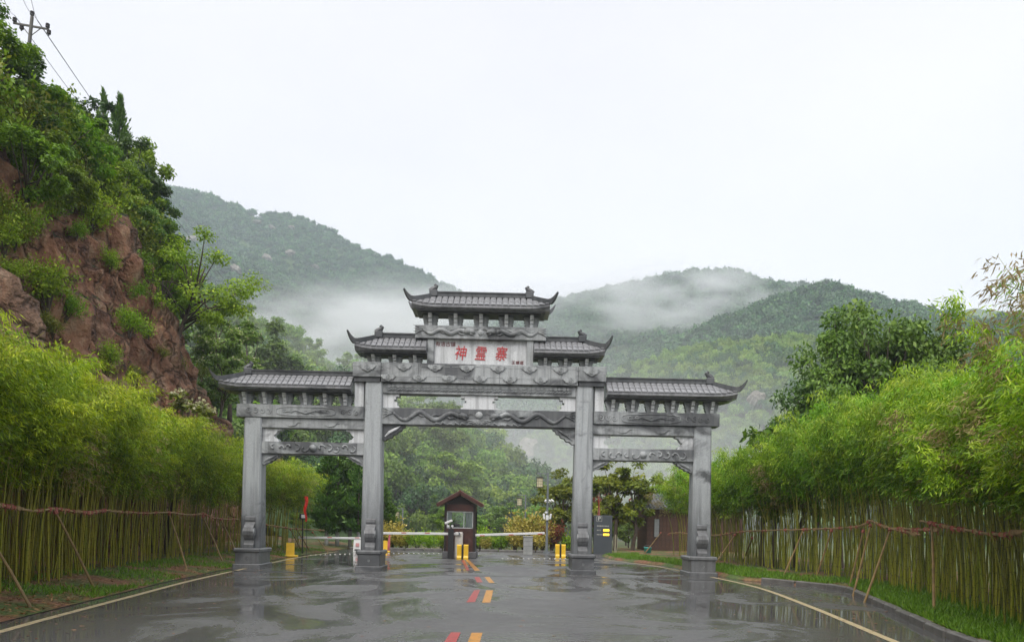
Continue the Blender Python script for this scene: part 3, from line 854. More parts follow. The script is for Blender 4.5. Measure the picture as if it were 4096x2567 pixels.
def proto_collection(name, protos):
    """unlinked source objects for geometry-node instancing (each plant joined into one mesh)"""
    c = bpy.data.collections.new(name)
    for i, pr in enumerate(protos):
        Vs, Fs, Ts, mi, mats, off = [], [], [], [], [], 0
        faces = []
        for k, (pn, pm) in enumerate(pr.parts):
            n = len(pm.vertices); v = np.empty(n*3, np.float32); pm.vertices.foreach_get('co', v)
            Vs.append(v.reshape(-1, 3))
            if 'tint' in pm.attributes:
                t = np.empty(n, np.float32); pm.attributes['tint'].data.foreach_get('value', t)
            else: t = np.zeros(n, np.float32)
            Ts.append(t)
            nl = len(pm.loops); li = np.empty(nl, np.int32); pm.loops.foreach_get('vertex_index', li)
            ls = np.empty(len(pm.polygons), np.int32); pm.polygons.foreach_get('loop_total', ls)
            faces.append((li+off, ls, k)); mats.append(pm.materials[0]); off += n
        me = bpy.data.meshes.new('%s_%d' % (name, i))
        V = np.concatenate(Vs); me.vertices.add(len(V)); me.vertices.foreach_set('co', V.ravel())
        li = np.concatenate([f[0] for f in faces]); lt = np.concatenate([f[1] for f in faces])
        mi = np.concatenate([np.full(len(f[1]), f[2], np.int32) for f in faces])
        me.loops.add(len(li)); me.loops.foreach_set('vertex_index', li.astype(np.int32))
        me.polygons.add(len(lt)); me.polygons.foreach_set('loop_start', np.concatenate([[0], np.cumsum(lt)[:-1]]).astype(np.int32))
        me.polygons.foreach_set('loop_total', lt.astype(np.int32))
        for m_ in mats: me.materials.append(m_)
        me.polygons.foreach_set('material_index', mi)
        a = me.attributes.new('tint', 'FLOAT', 'POINT'); a.data.foreach_set('value', np.concatenate(Ts))
        me.update(calc_edges=True)
        c.objects.link(bpy.data.objects.new('%s_%02d' % (name, i), me))
    return c
def scatter_stuff(name, pts, rot, scl, idx, coll, label=None, cat=None, parent=None):
    pts = np.asarray(pts, np.float32); n = len(pts)
    me = bpy.data.meshes.new(name); me.vertices.add(n); me.vertices.foreach_set('co', pts.ravel())
    a = me.attributes.new('rot', 'FLOAT_VECTOR', 'POINT'); a.data.foreach_set('vector', np.asarray(rot, np.float32).ravel())
    s3 = np.asarray(scl, np.float32)
    if s3.ndim == 1: s3 = np.repeat(s3[:, None], 3, 1)
    a = me.attributes.new('scl', 'FLOAT_VECTOR', 'POINT'); a.data.foreach_set('vector', s3.ravel())
    a = me.attributes.new('idx', 'INT', 'POINT'); a.data.foreach_set('value', np.asarray(idx, np.int32))
    o = link(name, me, parent)
    ng = bpy.data.node_groups.new(name+'_scatter', 'GeometryNodeTree')
    ng.interface.new_socket('Geometry', in_out='INPUT', socket_type='NodeSocketGeometry')
    ng.interface.new_socket('Geometry', in_out='OUTPUT', socket_type='NodeSocketGeometry')
    N_, L_ = ng.nodes, ng.links
    gi, go = N_.new('NodeGroupInput'), N_.new('NodeGroupOutput')
    ci = N_.new('GeometryNodeCollectionInfo'); ci.inputs[0].default_value = coll
    ci.inputs['Separate Children'].default_value = True; ci.inputs['Reset Children'].default_value = True
    ip = N_.new('GeometryNodeInstanceOnPoints'); ip.inputs['Pick Instance'].default_value = True
    def na(nm, ty):
        q = N_.new('GeometryNodeInputNamedAttribute'); q.data_type = ty; q.inputs[0].default_value = nm; return q.outputs[0]
    e2r = N_.new('FunctionNodeEulerToRotation')
    L_.new(na('rot', 'FLOAT_VECTOR'), e2r.inputs[0])
    L_.new(gi.outputs[0], ip.inputs['Points']); L_.new(ci.outputs[0], ip.inputs['Instance'])
    L_.new(na('idx', 'INT'), ip.inputs['Instance Index']); L_.new(e2r.outputs[0], ip.inputs['Rotation'])
    L_.new(na('scl', 'FLOAT_VECTOR'), ip.inputs['Scale']); L_.new(ip.outputs[0], go.inputs[0])
    md = o.modifiers.new('scatter', 'NODES'); md.node_group = ng
    return tag(o, label, cat, None, 'stuff')

# ---- bamboo rows
ROW_L = [(-7.0, 4), (-7.9, 8), (-8.5, 11.5), (-9.15, 15), (-10.1, 20), (-10.7, 25), (-10.4, 31), (-9.7, 37.5)]
ROW_R = [(5.9, 4), (6.8, 8.5), (7.45, 11.3), (8.45, 15.3), (9.35, 19.6), (9.2, 23), (8.5, 28), (7.7, 36.5)]
def row_at(row, y): return float(np.interp(y, [p[1] for p in row], [p[0] for p in row]))
BL = [bamboo(100+i, 4.5, 'l') for i in range(8)] + [bamboo(120+i, 4.3, 'l', dry=True) for i in range(1)]
BR = [bamboo(140+i, 3.95, 'r') for i in range(8)] + [bamboo(160+i, 3.8, 'r', dry=True) for i in range(1)]
def hfac(side, y):
    if side == 'l':
        return np.interp(y, [4, 9, 13, 18, 24, 30, 38], [1.0, 1.0, 0.98, 1.02, 1.02, 0.98, 0.86])
    return np.interp(y, [4, 8, 11, 13.5, 16.5, 20, 24, 28, 37], [0.93, 0.93, 0.95, 1.06, 1.20, 1.34, 1.22, 1.06, 1.05])
def bamboo_row(side, row, protos, n, y0, y1, label, group, zf):
    r = np.random.default_rng(5 if side == 'l' else 6)
    # spacing grows with distance so that canes in view stay evenly dense
    us = (np.arange(n)+r.random(n)*0.9)/n
    ysr = y0*(y1/y0)**us
    for y in ysr:
        x = row_at(row, y) + (r.normal()*0.10)
        z = float(zf(x, y))
        base = math.pi if side == 'r' else 0.0
        k = int(r.integers(0, 8)) if r.random() < (0.89 if side == 'l' else 0.95) else 8
        place(protos[k], 'bamboo', (x, y, z), float(r.uniform(0.95, 1.08)), base + r.normal()*0.8, label, 'bamboo', group,
              tilt=(r.normal()*0.045, r.normal()*0.04), sz=float(hfac(side, y)*r.uniform(0.80, 1.07)))
bamboo_row('l', ROW_L, BL, 150, 9.5, 36.5, 'slender yellow-green bamboo in the roped row below the red earth cliff', 'bamboo row below the cliff', vz_left)
bamboo_row('r', ROW_R, BR, 150, 7.5, 35.5, 'slender green bamboo in the roped row before the brown hut', 'bamboo row before the hut', vz_right)
def thicket(side, row, protos, n, label, zf):
    r = np.random.default_rng(15 if side == 'l' else 16)
    y = 5.0*(37.5/5.0)**r.random(n)
    off = 0.12 + (2.3 if side == 'l' else 1.9)*r.random(n)**1.2
    sg = -1 if side == 'l' else 1
    x = np.interp(y, [p[1] for p in row], [p[0] for p in row]) + sg*off
    z = zf(x, y)
    rz = (math.pi if side == 'r' else 0) + r.normal(size=n)*1.1
    s = r.uniform(0.92, 1.1, n); hz = hfac(side, y)*r.uniform(0.82, 1.10, n)*(1+0.16*fbm(x*0.5, y*0.5, 2, 2))
    idx = np.where(r.random(n) < 0.91, r.integers(0, 8, n), 8)
    c = proto_collection('bamboo_source_'+side, protos)
    scatter_stuff('bamboo_thicket', np.column_stack([x, y, z]), np.column_stack([r.normal(size=n)*0.06, r.normal(size=n)*0.05, rz]),
                  np.column_stack([s, s, hz]), idx, c, label, 'bamboo')
thicket('l', ROW_L, BL, 900, 'dense yellow-green bamboo thicket behind the roped row under the cliff', vz_left)
thicket('r', ROW_R, BR, 1100, 'dense green bamboo thicket behind the roped row beside the hut', vz_right)
# taller, drier canes at the near end of the right row
TB = [bamboo(180+i, 5.0, 'r', dry=(i % 2 == 0), arch=0.9, dens=1.3) for i in range(3)]
for i, (x, y, s) in enumerate(((7.3, 10.4, 1.06), (7.5, 10.8, 1.08), (7.8, 10.7, 1.12), (7.4, 10.0, 1.08), (7.9, 11.3, 1.08))):
    place(TB[i % 3], 'tall_bamboo', (x, y, 0.15), 1.0, math.pi + (i-2)*0.5, 'tall drying brown-leaved bamboo rising above the green row', 'bamboo', 'tall drying canes', sz=s)

# ---- trees on the left hill
T_MID = [broadleaf(200+i, 5.0, 1.0, 2.1, 2.1, 30, 300, 0.16, 'lf_mid') for i in range(3)]
T_BRI = [broadleaf(210+i, 4.2, 0.8, 1.9, 1.7, 26, 300, 0.15, 'lf_bright') for i in range(3)]
T_DRK = [broadleaf(220+i, 5.5, 1.3, 2.3, 2.2, 30, 300, 0.16, 'lf_dark') for i in range(3)]
T_OLV = [broadleaf(230+i, 4.2, 0.8, 1.9, 1.7, 26, 280, 0.15, 'lf_olive') for i in range(2)]
T_SPR = [broadleaf(240+i, 5.5, 1.0, 2.4, 2.2, 24, 330, 0.13, 'lf_bright', spread=0.62, gap=1) for i in range(2)]
T_CON = [conifer(250+i, 5.2, 1.25, 6000, leaf=0.24) for i in range(3)]
T_BLM = [broadleaf(260, 5.0, 0.9, 2.0, 1.8, 24, 260, 0.17, 'lf_hazed', bloom=0.10)]
SH_B = [shrub(270+i, 1.4, 0.95, 1900, 0.11, 'lf_bright') for i in range(3)]
SH_O = [shrub(280+i, 1.2, 0.9, 1600, 0.11, 'lf_olive') for i in range(2)]

r = np.random.default_rng(77)
cnt = 0; spots = []
tries = 0
def clear(x, y, dmin):
    return all((x-a)**2 + (y-b)**2 > dmin*dmin for a, b in spots)
def in_view(p, m=0.06):
    if p[1] < 2: return False
    u = p[0]/p[1]*F_PX + PCX; v = PCY - (p[2]-CAM_H)/p[1]*F_PX
    return -m*4096 < u < 4096*(1+m) and -m*4096 < v < 2567*(1+m)
while cnt < 120 and tries < 9000:
    tries += 1
    y = r.uniform(17, 52); x = r.uniform(-36, -14)
    d = float(poly_dist(np.array(x), np.array(y), FOOT))
    if d < float(np.interp(y, [20, 26, 29, 35, 40], [3.0, 3.2, 4.7, 4.7, 3.9])): continue
    z = float(hill_h(x, y))
    if not in_view((x, y, z+2)) or not clear(x, y, 1.45): continue
    spots.append((x, y)); cnt += 1
    u = r.random()
    near_edge = d < 8.0
    if near_edge:
        pr = (T_BRI if u < 0.45 else T_OLV if u < 0.62 else T_MID); s = r.uniform(0.55, 0.85)
    elif u < 0.36: pr = T_CON; s = r.uniform(0.7, 1.1)
    elif u < 0.68: pr = T_MID; s = r.uniform(0.6, 0.9)
    elif u < 0.78: pr = T_DRK; s = r.uniform(0.55, 0.85)
    else: pr = T_BRI; s = r.uniform(0.6, 0.9)
    nm, lb, gp = {id(T_BRI): ('bushy_tree', 'bright green bushy tree on the hill above the red cliff', 'bright trees above the cliff'),
                  id(T_OLV): ('olive_tree', 'yellowish olive-green tree at the lip of the red cliff', 'olive trees at the cliff lip'),
                  id(T_CON): ('conifer_tree', 'pointed conifer among the broadleaved trees above the cliff', 'conifers above the cliff'),
                  id(T_MID): ('leafy_tree', 'mid green rounded tree on the hill above the red cliff', 'rounded trees above the cliff'),
                  id(T_DRK): ('dark_tree', 'dark green rounded tree on the hill above the red cliff', 'dark trees above the cliff')}[id(pr)]
    place(pr[int(r.integers(0, len(pr)))], nm, (x, y, z-0.15), float(s), None, lb, 'tree', gp, tilt=(r.normal()*0.05, 0.08+r.normal()*0.06))
# two tall spires on the skyline
for i, (px, py, Y, s) in enumerate(((480, 360, 42, 1.15), (415, 352, 43, 0.95))):
    p = at(px, py, Y); zz = float(hill_h(p.x, p.y))
    place(T_CON[i], 'conifer_tree', (p.x, p.y, zz-0.2), s, None, 'tall pointed conifer standing out on the skyline above the cliff', 'tree', 'skyline conifers', sz=max(0.8, (p.z-zz)/5.2))
# the crowded skyline of the hill's end: tops measured in the photograph
for i, (px, py, Y) in enumerate(((150, 158, 42), (190, 200, 42), (225, 228, 42), (255, 262, 42), (300, 290, 42.5), (325, 318, 42), (345, 345, 42), (365, 385, 42), (378, 425, 41.5), (382, 470, 41), (375, 505, 40.5), (340, 430, 39.5), (310, 380, 40), (270, 330, 40))):
    p = at2(px, py, Y); p.x -= 0.9; zz = float(hill_h(p.x, p.y))
    hgt = min(max(p.z-zz, 2.2), 6.5)
    pr = (T_MID, T_BRI, T_DRK, T_CON)[i % 4]; k = pr[i % len(pr)]
    nm = {0: ('leafy_tree', 'mid green tree crowding the steep end of the hill', 'mid green trees at the hill end'), 1: ('bushy_tree', 'bright green tree crowding the steep end of the hill', 'bright trees at the hill end'),
          2: ('dark_tree', 'dark green tree crowding the steep end of the hill', 'dark trees at the hill end'), 3: ('conifer_tree', 'pointed conifer crowding the steep end of the hill', 'conifers at the hill end')}[i % 4]
    place(k, nm[0], (p.x, p.y, zz-0.2), max(0.75, min(hgt/k.height, 1.0)), None, nm[1], 'tree', nm[2], tilt=(0, 0.06), sz=hgt/k.height)
# understory carpet on the upper slope
n = 1500
y = r.uniform(16, 54, n); x = r.uniform(-45, -13, n)
d = poly_dist(x, y, FOOT); k = d > 4.6; x, y = x[k], y[k]
z = hill_h(x, y)
cU = proto_collection('undergrowth_source', SH_B + SH_O)
scatter_stuff('undergrowth', np.column_stack([x, y, z-0.1]), np.column_stack([0*x, 0*x, r.uniform(0, 6.28, len(x))]), r.uniform(0.8, 1.7, len(x)),
              r.integers(0, 5, len(x)), cU, 'low green undergrowth covering the slope above the red cliff', 'undergrowth')
# shrubs that cling to the cliff: snap to the nearest face point along the view ray
def hill_hit(px, py):
    """first point of the cliff mesh seen through a photo pixel"""
    dx, dy = px-PCX, PCY-py
    X = (dx*CR-dy*SR)/F_PX; Zs = (dx*SR+dy*CR)/F_PX
    Yt = np.linspace(14, 60, 1500)
    hh = hill_h(X*Yt, Yt)
    k = np.argmax(hh > CAM_H + Zs*Yt)
    return Vector((X*Yt[k], Yt[k], CAM_H + Zs*Yt[k])) if hh[k] > CAM_H + Zs*Yt[k] else None
cl = [(105, 705, 1.7, 'b'), (75, 665, 1.0, 'b'), (150, 730, 1.1, 'b'), (120, 770, 0.9, 'o'), (320, 700, 1.2, 'b'), (300, 770, 1.3, 'b'), (345, 780, 0.8, 'o'),
      (255, 620, 0.9, 'b'), (255, 845, 1.0, 'b'), (245, 870, 0.9, 'o'), (375, 830, 0.7, 'o'), (10, 780, 1.0, 'o'), (20, 540, 1.2, 'b'), (175, 545, 0.8, 'b'),
      (215, 500, 1.0, 'b'), (360, 640, 1.2, 'o'), (345, 600, 1.0, 'o'), (400, 600, 1.3, 'b'), (420, 860, 0.9, 'o'), (470, 880, 1.0, 'o'), (190, 880, 1.0, 'o'),
      (60, 860, 1.0, 'b'), (500, 930, 1.0, 'o'), (130, 900, 0.9, 'b'), (300, 880, 0.8, 'o'), (440, 790, 0.8, 'b'), (410, 700, 1.0, 'b')]
cl += [(x_, y_, s_, 'b' if (x_ // 5) % 3 else 'o') for x_, y_, s_ in ((5, 575, 1.2), (30, 560, 1.3), (55, 545, 1.2), (80, 510, 1.3), (110, 490, 1.3), (140, 478, 1.2), (165, 470, 1.3), (195, 480, 1.0), (15, 520, 1.5), (60, 490, 1.5), (225, 500, 0.9), (250, 520, 1.0), (275, 545, 1.0), (300, 580, 1.0), (320, 610, 1.1), (20, 640, 0.8), (380, 560, 1.3), (395, 650, 1.3), (420, 640, 1.2), (440, 690, 1.3), (470, 740, 1.2), (460, 820, 1.0), (490, 850, 1.0), (350, 720, 0.9))]
for i, (px, py, s, kd) in enumerate(cl):
    h = hill_hit(px*K, py*K)
    if h is None: continue
    pr = SH_B if kd == 'b' else SH_O
    place(pr[i % len(pr)], 'cliff_shrub', h + Vector((0.2, -0.2, -0.35)), s*0.62, None,
          'bright green shrub clinging to the red earth cliff face' if kd == 'b' else 'olive-green shrub clinging to the red earth cliff face',
          'shrub', 'bright shrubs on the cliff' if kd == 'b' else 'olive shrubs on the cliff', tilt=(0, 0.25))
for i, (px, py, s, rz, ty) in enumerate(((440, 800, 1.0, 0.3, 0.25), (385, 790, 0.7, 2.0, 0.18))):
    h = hill_hit(px*K, py*K) or hill_hit((px-35)*K, (py+20)*K)
    if h is not None:
        place(T_SPR[i], 'sparse_tree', h - Vector((0, 0, 0.3)), s, rz, ('airy bright green tree leaning out from the side of the cliff' if i == 0 else 'smaller airy green tree growing on the cliff beside the leaning one'), 'tree', None, tilt=(0, ty))
for i, (px, py, Y, s) in enumerate(((520, 860, 43, 0.95), (545, 800, 47, 1.0), (500, 760, 47, 1.0))):
    p = at2(px, py, Y); zz = max(float(hill_h(p.x, p.y)), float(R_B.h(np.array(p.x), np.array(p.y))), p.z-4)
    place(T_BLM[0], 'flowering_tree', (p.x, p.y, zz-0.4), s, i*2.1, 'green tree flecked with pale blossom at the end of the cliff', 'tree', 'blossoming trees at the cliff end')
# cream flowers showing above the left bamboo
for i, (px, py, Y) in enumerate(((370, 915, 26), (402, 905, 26))):
    p = at2(px, py+20, Y)
    s_ = (p.z - 0.4)/4.2
    e = place(broadleaf(290+i, 4.2, 1.4, 0.8, 0.8, 10, 90, 0.13, 'lf_olive', bloom=0.3), 'flowering_shrub', (p.x, p.y, 0.4), s_, None, 'tall shrub with cream flowers showing above the left bamboo row'.replace('left ', ''), 'shrub', 'cream-flowered shrubs')

# ---- wooded spur beyond the cliff, and trees of the valley floor
F_T = [broadleaf(300+i, 6.5, 1.4, 2.6, 2.6, 28, 190, 0.27, 'lf_hazed') for i in range(3)]
F_D = [broadleaf(310+i, 7.5, 1.8, 2.4, 3.0, 28, 190, 0.26, 'lf_dkm') for i in range(2)]
F_B = [broadleaf(320+i, 6.0, 1.2, 2.6, 2.3, 26, 190, 0.26, 'lf_bright') for i in range(2)]
cnt = tries = 0; spots = []
while cnt < 85 and tries < 6000:
    tries += 1
    y = r.uniform(53, 190); x = r.uniform(-70, -2)
    z = float(R_B.h(np.array(x), np.array(y)))
    d, zz = poly_dist(np.array(x), np.array(y), R_B.P, R_B.Z)
    # the slope that faces the road
    if z < 1.0 or not in_view((x, y, z+3), 0.0) or not clear(x, y, 2.6*(y/110)): continue
    u = x/y*F_PX + PCX
    if u < 640 or (d > 6 and r.random() < 0.8): continue
    spots.append((x, y)); cnt += 1
    q = r.random(); pr = F_T if q < 0.55 else F_D if q < 0.60 else F_B
    lb = {id(F_T): 'mid green tree on the wooded spur beyond the cliff', id(F_D): 'dark green tree on the wooded spur beyond the cliff', id(F_B): 'light green tree on the wooded spur beyond the cliff'}[id(pr)]
    place(pr[int(r.integers(0, len(pr)))], 'slope_tree', (x, y, z-0.6), float(r.uniform(0.65, 1.1)), None, lb, 'tree', lb.split(' tree')[0]+' trees of the spur')
for i, (px, py, Y, H) in enumerate(((595, 745, 66, 11), (650, 810, 68, 9))):
    p = at2(px, py, Y); zz = max(0, float(R_B.h(np.array(p.x), np.array(p.y))))
    s_ = max(p.z-zz, 5)/7.5
    place(F_D[i % 2], 'tall_dark_tree', (p.x, p.y, zz-0.3), min(s_, 1.9), None, 'tall dark tree rising past the end of the cliff, before the hazy spur', 'tree', 'dark trees past the cliff end')
for i in range(62):
    y = 47 + 75*r.random()**1.2; u = r.uniform(880, 1500) if r.random() < 0.72 else r.uniform(640, 900)
    p = at2(u, 1250, y)
    q = r.random(); pr = F_T if q < 0.45 else F_B if q < 0.92 else F_D
    s_ = (0.38 + 0.42*(y-47)/75)*r.uniform(0.7, 1.15)
    lb = {id(F_T): 'mid green valley tree beyond the toll booth', id(F_D): 'dark green valley tree beyond the toll booth', id(F_B): 'light green valley tree beyond the toll booth'}[id(pr)]
    place(pr[int(r.integers(0, len(pr)))], 'valley_tree', (p.x, y, -0.1), float(s_), None, lb, 'tree', lb.split(' tree')[0]+' trees')
# leafy willow-like trees right of the booth and beside the sign
W_T = [broadleaf(340+i, 5.0, 1.3, 1.5, 2.0, 24, 130, 0.22, 'lf_olive') for i in range(2)]
for px, Y, H in ((1330, 44, 4.6), (1360, 47, 5.2), (1450, 43, 5.4), (1490, 42.5, 5.0), (1430, 50, 5.6), (1310, 52, 5.0), (1545, 46, 5.0)):
    p = at2(px, 1250, Y)
    place(W_T[int(px) % 2], 'slender_tree', (p.x, Y, -0.05), H/5.0*0.95, None, 'slender olive-green tree behind the dark parking sign', 'tree', 'slender trees behind the parking sign')
# conifers with whitewashed trunks behind the left bay
C_W = [conifer(350+i, 5.0, 1.25, 4200, base=0.16, leaf=0.28, expo=0.55, white=True) for i in range(2)]
for px, Y, H in ((770, 42.5, 5.2), (795, 43, 5.6), (825, 43.5, 5.0), (845, 42.6, 4.8), (905, 44, 3.4)):
    p = at2(px, 1250, Y)
    place(C_W[int(px) % 2], 'roadside_conifer', (p.x, Y, 0.0), H/5.0, None, 'dark feathery conifer with a whitewashed trunk beside the side lane', 'tree', 'whitewashed conifers')
# golden and green shrubs on the far side of the forecourt
S_Y = [shrub(360+i, 1.7, 0.9, 1500, 0.14, 'lf_yel', 9) for i in range(2)]
S_R = [shrub(365, 1.7, 0.7, 1100, 0.14, 'lf_red', 7)]
for px, Y, s in ((910, 43, 0.95), (925, 43.5, 0.75), (945, 43, 0.6), (960, 43.2, 0.6), (1215, 43, 0.85), (1235, 43.6, 1.25), (1262, 43.5, 1.2), (1280, 43, 0.8), (1145, 42.7, 0.45)):
    p = at2(px, 1250, Y)
    place(S_Y[int(px) % 2], 'golden_shrub', (p.x, Y, 0.0), s, None, 'golden-leaved shrub beyond the far kerb of the forecourt', 'shrub', 'golden shrubs past the kerb')
for px, Y, s in ((1300, 43, 1.0), (1420, 52, 2.4)):
    p = at2(px, 1250, Y)
    place(S_R[0], 'reddish_shrub', (p.x, Y, 0.0), s, None, 'small reddish shrub next to the golden ones' if s < 2 else 'tall reddish bush half hidden by the inner gate column', 'shrub')
S_G = [shrub(370+i, 1.2, 0.8, 1100, 0.13, 'lf_bright', 9) for i in range(2)]
for px, Y, s in ((985, 42.8, 0.8), (1010, 42.6, 0.75), (1040, 43, 0.8), (1060, 42.7, 0.6), (1160, 43, 0.7), (1180, 43, 0.8), (1340, 42.8, 0.9), (1130, 44, 1.0)):
    p = at2(px, 1250, Y)
    place(S_G[int(px) % 2], 'green_shrub', (p.x, Y, 0.0), s, None, 'low bright green shrub beyond the far kerb of the forecourt', 'shrub', 'low green shrubs past the kerb')

# ---- dark leafy trees behind the right bamboo
D_T = [broadleaf(380+i, 7.0, 1.6, 2.7, 2.9, 56, 240, 0.17, 'lf_dkm', spread=0.58, gap=1) for i in range(2)]
for i, (px, py, Y, s) in enumerate(((2090, 715, 27, 0.98), (1990, 775, 27.5, 0.85), (2170, 760, 27, 0.85), (2245, 795, 26, 0.72), (1925, 870, 28, 0.75), (2040, 800, 28.5, 0.8))):
    p = at2(px, py, Y); h_ = p.z - 0.1
    place(D_T[i % 2], 'dark_leafy_tree', (p.x, Y, 0.1), s*0.85, None, 'dark glossy tree standing behind the roped green bamboo', 'tree', 'dark trees behind the green bamboo', sz=h_/7.0)
SP = broadleaf(390, 3.0, 0.6, 0.9, 1.2, 10, 45, 0.16, 'lf_mid', gap=1)
for i, (px, py, Y) in enumerate(((1830, 1010, 27), (1880, 1000, 27), (1800, 1020, 28))):
    p = at2(px, py-40, Y)
    place(SP, 'thin_tree', (p.x, Y, 0.1), 1.2, None, 'thin twiggy young tree showing over the green bamboo row', 'tree', 'thin young trees', sz=(p.z-0.1)/3.0)

# ---- far forest on the mountains: nobody could count it
def far_crown(seed, n=170, leaf=0.95, mat='lf_far'):
    r = np.random.default_rng(seed)
    d = rdir(r, n); d[:, 2] = np.abs(d[:, 2])*0.9 - 0.15*r.random(n)
    lob = 0.75 + 0.35*np.sin(d[:, 0]*4+seed)*np.cos(d[:, 1]*4.7)
    P = d*np.array([3.1, 3.1, 3.2])*lob[:, None]*(0.75+0.25*r.random((n, 1))) + np.array([0, 0, 2.2])
    N = unit(d + 0.5*r.normal(size=(n, 3))); D = unit(np.cross(N, rdir(r, n)))
    L = leaf*(0.7+0.7*r.random(n))
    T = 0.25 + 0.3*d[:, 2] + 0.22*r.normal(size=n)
    tr = MB().tube([(0, 0, -1.5), (0, 0, 2.5)], [0.25, 0.12], 5)
    return Proto([('trunk', tr.mesh('trunk', M['bark'])), ('crown', leaves_mesh('crown', P, D, N, L, L*0.8, T, M[mat]))], 6)
cF = proto_collection('forest_source', [far_crown(400+i) for i in range(6)])
cN = proto_collection('woodland_source', [far_crown(410+i, 1500, 0.36, 'lf_far' if i % 3 == 0 else 'lf_hazed') for i in range(6)])
ROCKS = [(445, 575, 26, 'A'), (640, 535, 16, 'A'), (590, 625, 14, 'A'), (640, 640, 15, 'A'), (690, 605, 14, 'A'), (600, 720, 18, 'A'), (700, 545, 12, 'A'), (760, 680, 15, 'A'), (520, 690, 16, 'A'), (560, 730, 16, 'A')]
def forest(R, n, x0, x1, y0, y1, smin, smax, label, zmin=2.0, dense=None, coll=None):
    rr = np.random.default_rng(int(R.seed*10)+3)
    x = rr.uniform(x0, x1, n); y = rr.uniform(y0, y1, n)
    z = R.h(x, y)
    u = x/y*F_PX + PCX; v = PCY - (z-CAM_H)/y*F_PX
    d, zz = poly_dist(x, y, R.P, R.Z)
    k = (z > zmin) & (u > -200) & (u < 4300) & (v < 2250)
    # drop what lies well behind the crest
    n1 = np.column_stack([x, y, z])
    zb = R.h(x*0.985, y*0.985)
    k &= ~((zb > z + 4) & ((zb-CAM_H)/(y*0.985) > (z+8-CAM_H)/y))
    # bare granite slabs stay open
    for (px, py, rad) in dense or []:
        k &= np.hypot((u/K-px)/1.6, v/K-py) > rad
    x, y, z = x[k], y[k], z[k]; m_ = len(x)
    s = rr.uniform(smin, smax, m_)
    scatter_stuff('forest', np.column_stack([x, y, z-0.5]), np.column_stack([rr.normal(size=m_)*0.1, rr.normal(size=m_)*0.1, rr.uniform(0, 6.28, m_)]),
                  np.column_stack([s, s, s*rr.uniform(0.75, 1.25, m_)]), rr.integers(0, 6, m_), coll or cF, label, 'forest')
rocksA = [(445, 577, 14), (605, 535, 5), (640, 545, 6), (700, 610, 7), (635, 622, 9), (560, 650, 8), (590, 690, 8), (690, 545, 5), (740, 690, 8)]
forest(R_A, 16000, -560, 250, 480, 830, 0.9, 1.6, 'far hazy forest on the tall mountain beyond the cliff', dense=rocksA)
forest(R_C, 17000, -280, 560, 372, 690, 0.9, 1.5, 'hazy forest on the far ridge crossed by mist', zmin=8)
forest(R_D, 19000, 0, 560, 250, 520, 0.8, 1.35, 'forest on the long ridge behind the dark trees')
forest(R_E, 15000, -40, 300, 120, 320, 0.55, 1.1, 'green forest on the nearer spur behind the gate', coll=cN)
forest(R_B, 7000, -85, 15, 56, 240, 0.45, 0.85, 'undergrowth and smaller trees covering the spur beyond the cliff', zmin=0.3, coll=cN)
forest(R_H, 4500, 12, 160, 62, 230, 0.45, 0.9, 'woodland on the low rise behind the hut', zmin=0.5, coll=cN)

# ---- grass and leaf litter on the verges
def blades(name, n, side, label, mat, lmin, lmax, w, near, flat=False):
    rr = np.random.default_rng(n)
    y = 6*(38/6)**rr.random(n)
    if side == 'l':
        x = left_edge(y) - 0.05 - near*rr.random(n)**1.3; z = vz_left(x, y)
    else:
        x = right_edge(y) + 0.13 + near*rr.random(n)**1.3; z = vz_right(x, y)
    g = fbm(x*0.8, y*0.8, 0, 3)
    k = (g > -0.02) if (not flat and side == 'l') else (g > -0.25) if not flat else (g < 0.12)
    x, y, z = x[k], y[k], z[k]; m_ = len(x)
    P = np.column_stack([x, y, z-0.01 + (0.02 if flat else 0)])
    if flat:
        D = unit(np.column_stack([rr.normal(size=(m_, 2)), 0.15*rr.normal(size=m_)])); N = unit(np.array([0, 0, 1]) + 0.3*rr.normal(size=(m_, 3)))
    else:
        D = unit(np.array([0, 0, 1.0]) + 0.5*rr.normal(size=(m_, 3))); D[:, 2] = np.abs(D[:, 2]); N = rdir(rr, m_)
    L = rr.uniform(lmin, lmax, m_)
    o = link(name, leaves_mesh(name, P, D, N, L, w*(0.7+0.6*rr.random(m_)), 0.45+0.25*rr.normal(size=m_), M[mat]))
    tag(o, label, name.replace('_', ' '), None, 'stuff')
blades('grass', 26000, 'l', 'short patchy grass on the reddish verge under the cliff', 'grass', 0.05, 0.15, 0.018, 2.0)
blades('grass', 42000, 'r', 'green grass strip between the kerb and the green bamboo', 'grass', 0.05, 0.17, 0.018, 1.5)
blades('leaf_litter', 9000, 'l', 'dry brown leaf litter on the reddish verge', 'litter', 0.05, 0.11, 0.03, 2.2, True)
blades('leaf_litter', 3500, 'r', 'dry leaf litter among the grass by the kerb', 'litter', 0.05, 0.10, 0.025, 2.0, True)

# fallen leaves on the wet road
rr = np.random.default_rng(91); n = 700
y = 7*(40/7)**rr.random(n); e0, e1 = left_edge(y), right_edge(y)
t = rr.random(n); t = np.where(rr.random(n) < 0.75, np.where(t < 0.5, t*0.22, 1-(1-t)*0.22), t)
P = np.column_stack([e0+(e1-e0)*t, y, 0*y+0.006])
D = unit(np.column_stack([rr.normal(size=(n, 2)), 0*y])); N = unit(np.array([0, 0, 1]) + 0.12*rr.normal(size=(n, 3)))
o = link('fallen_leaves', leaves_mesh('fallen_leaves', P, D, N, rr.uniform(0.05, 0.10, n), 0.03, rr.random(n), M['litter']))
tag(o, 'scattered fallen leaves lying on the wet road', 'leaves', None, 'stuff')

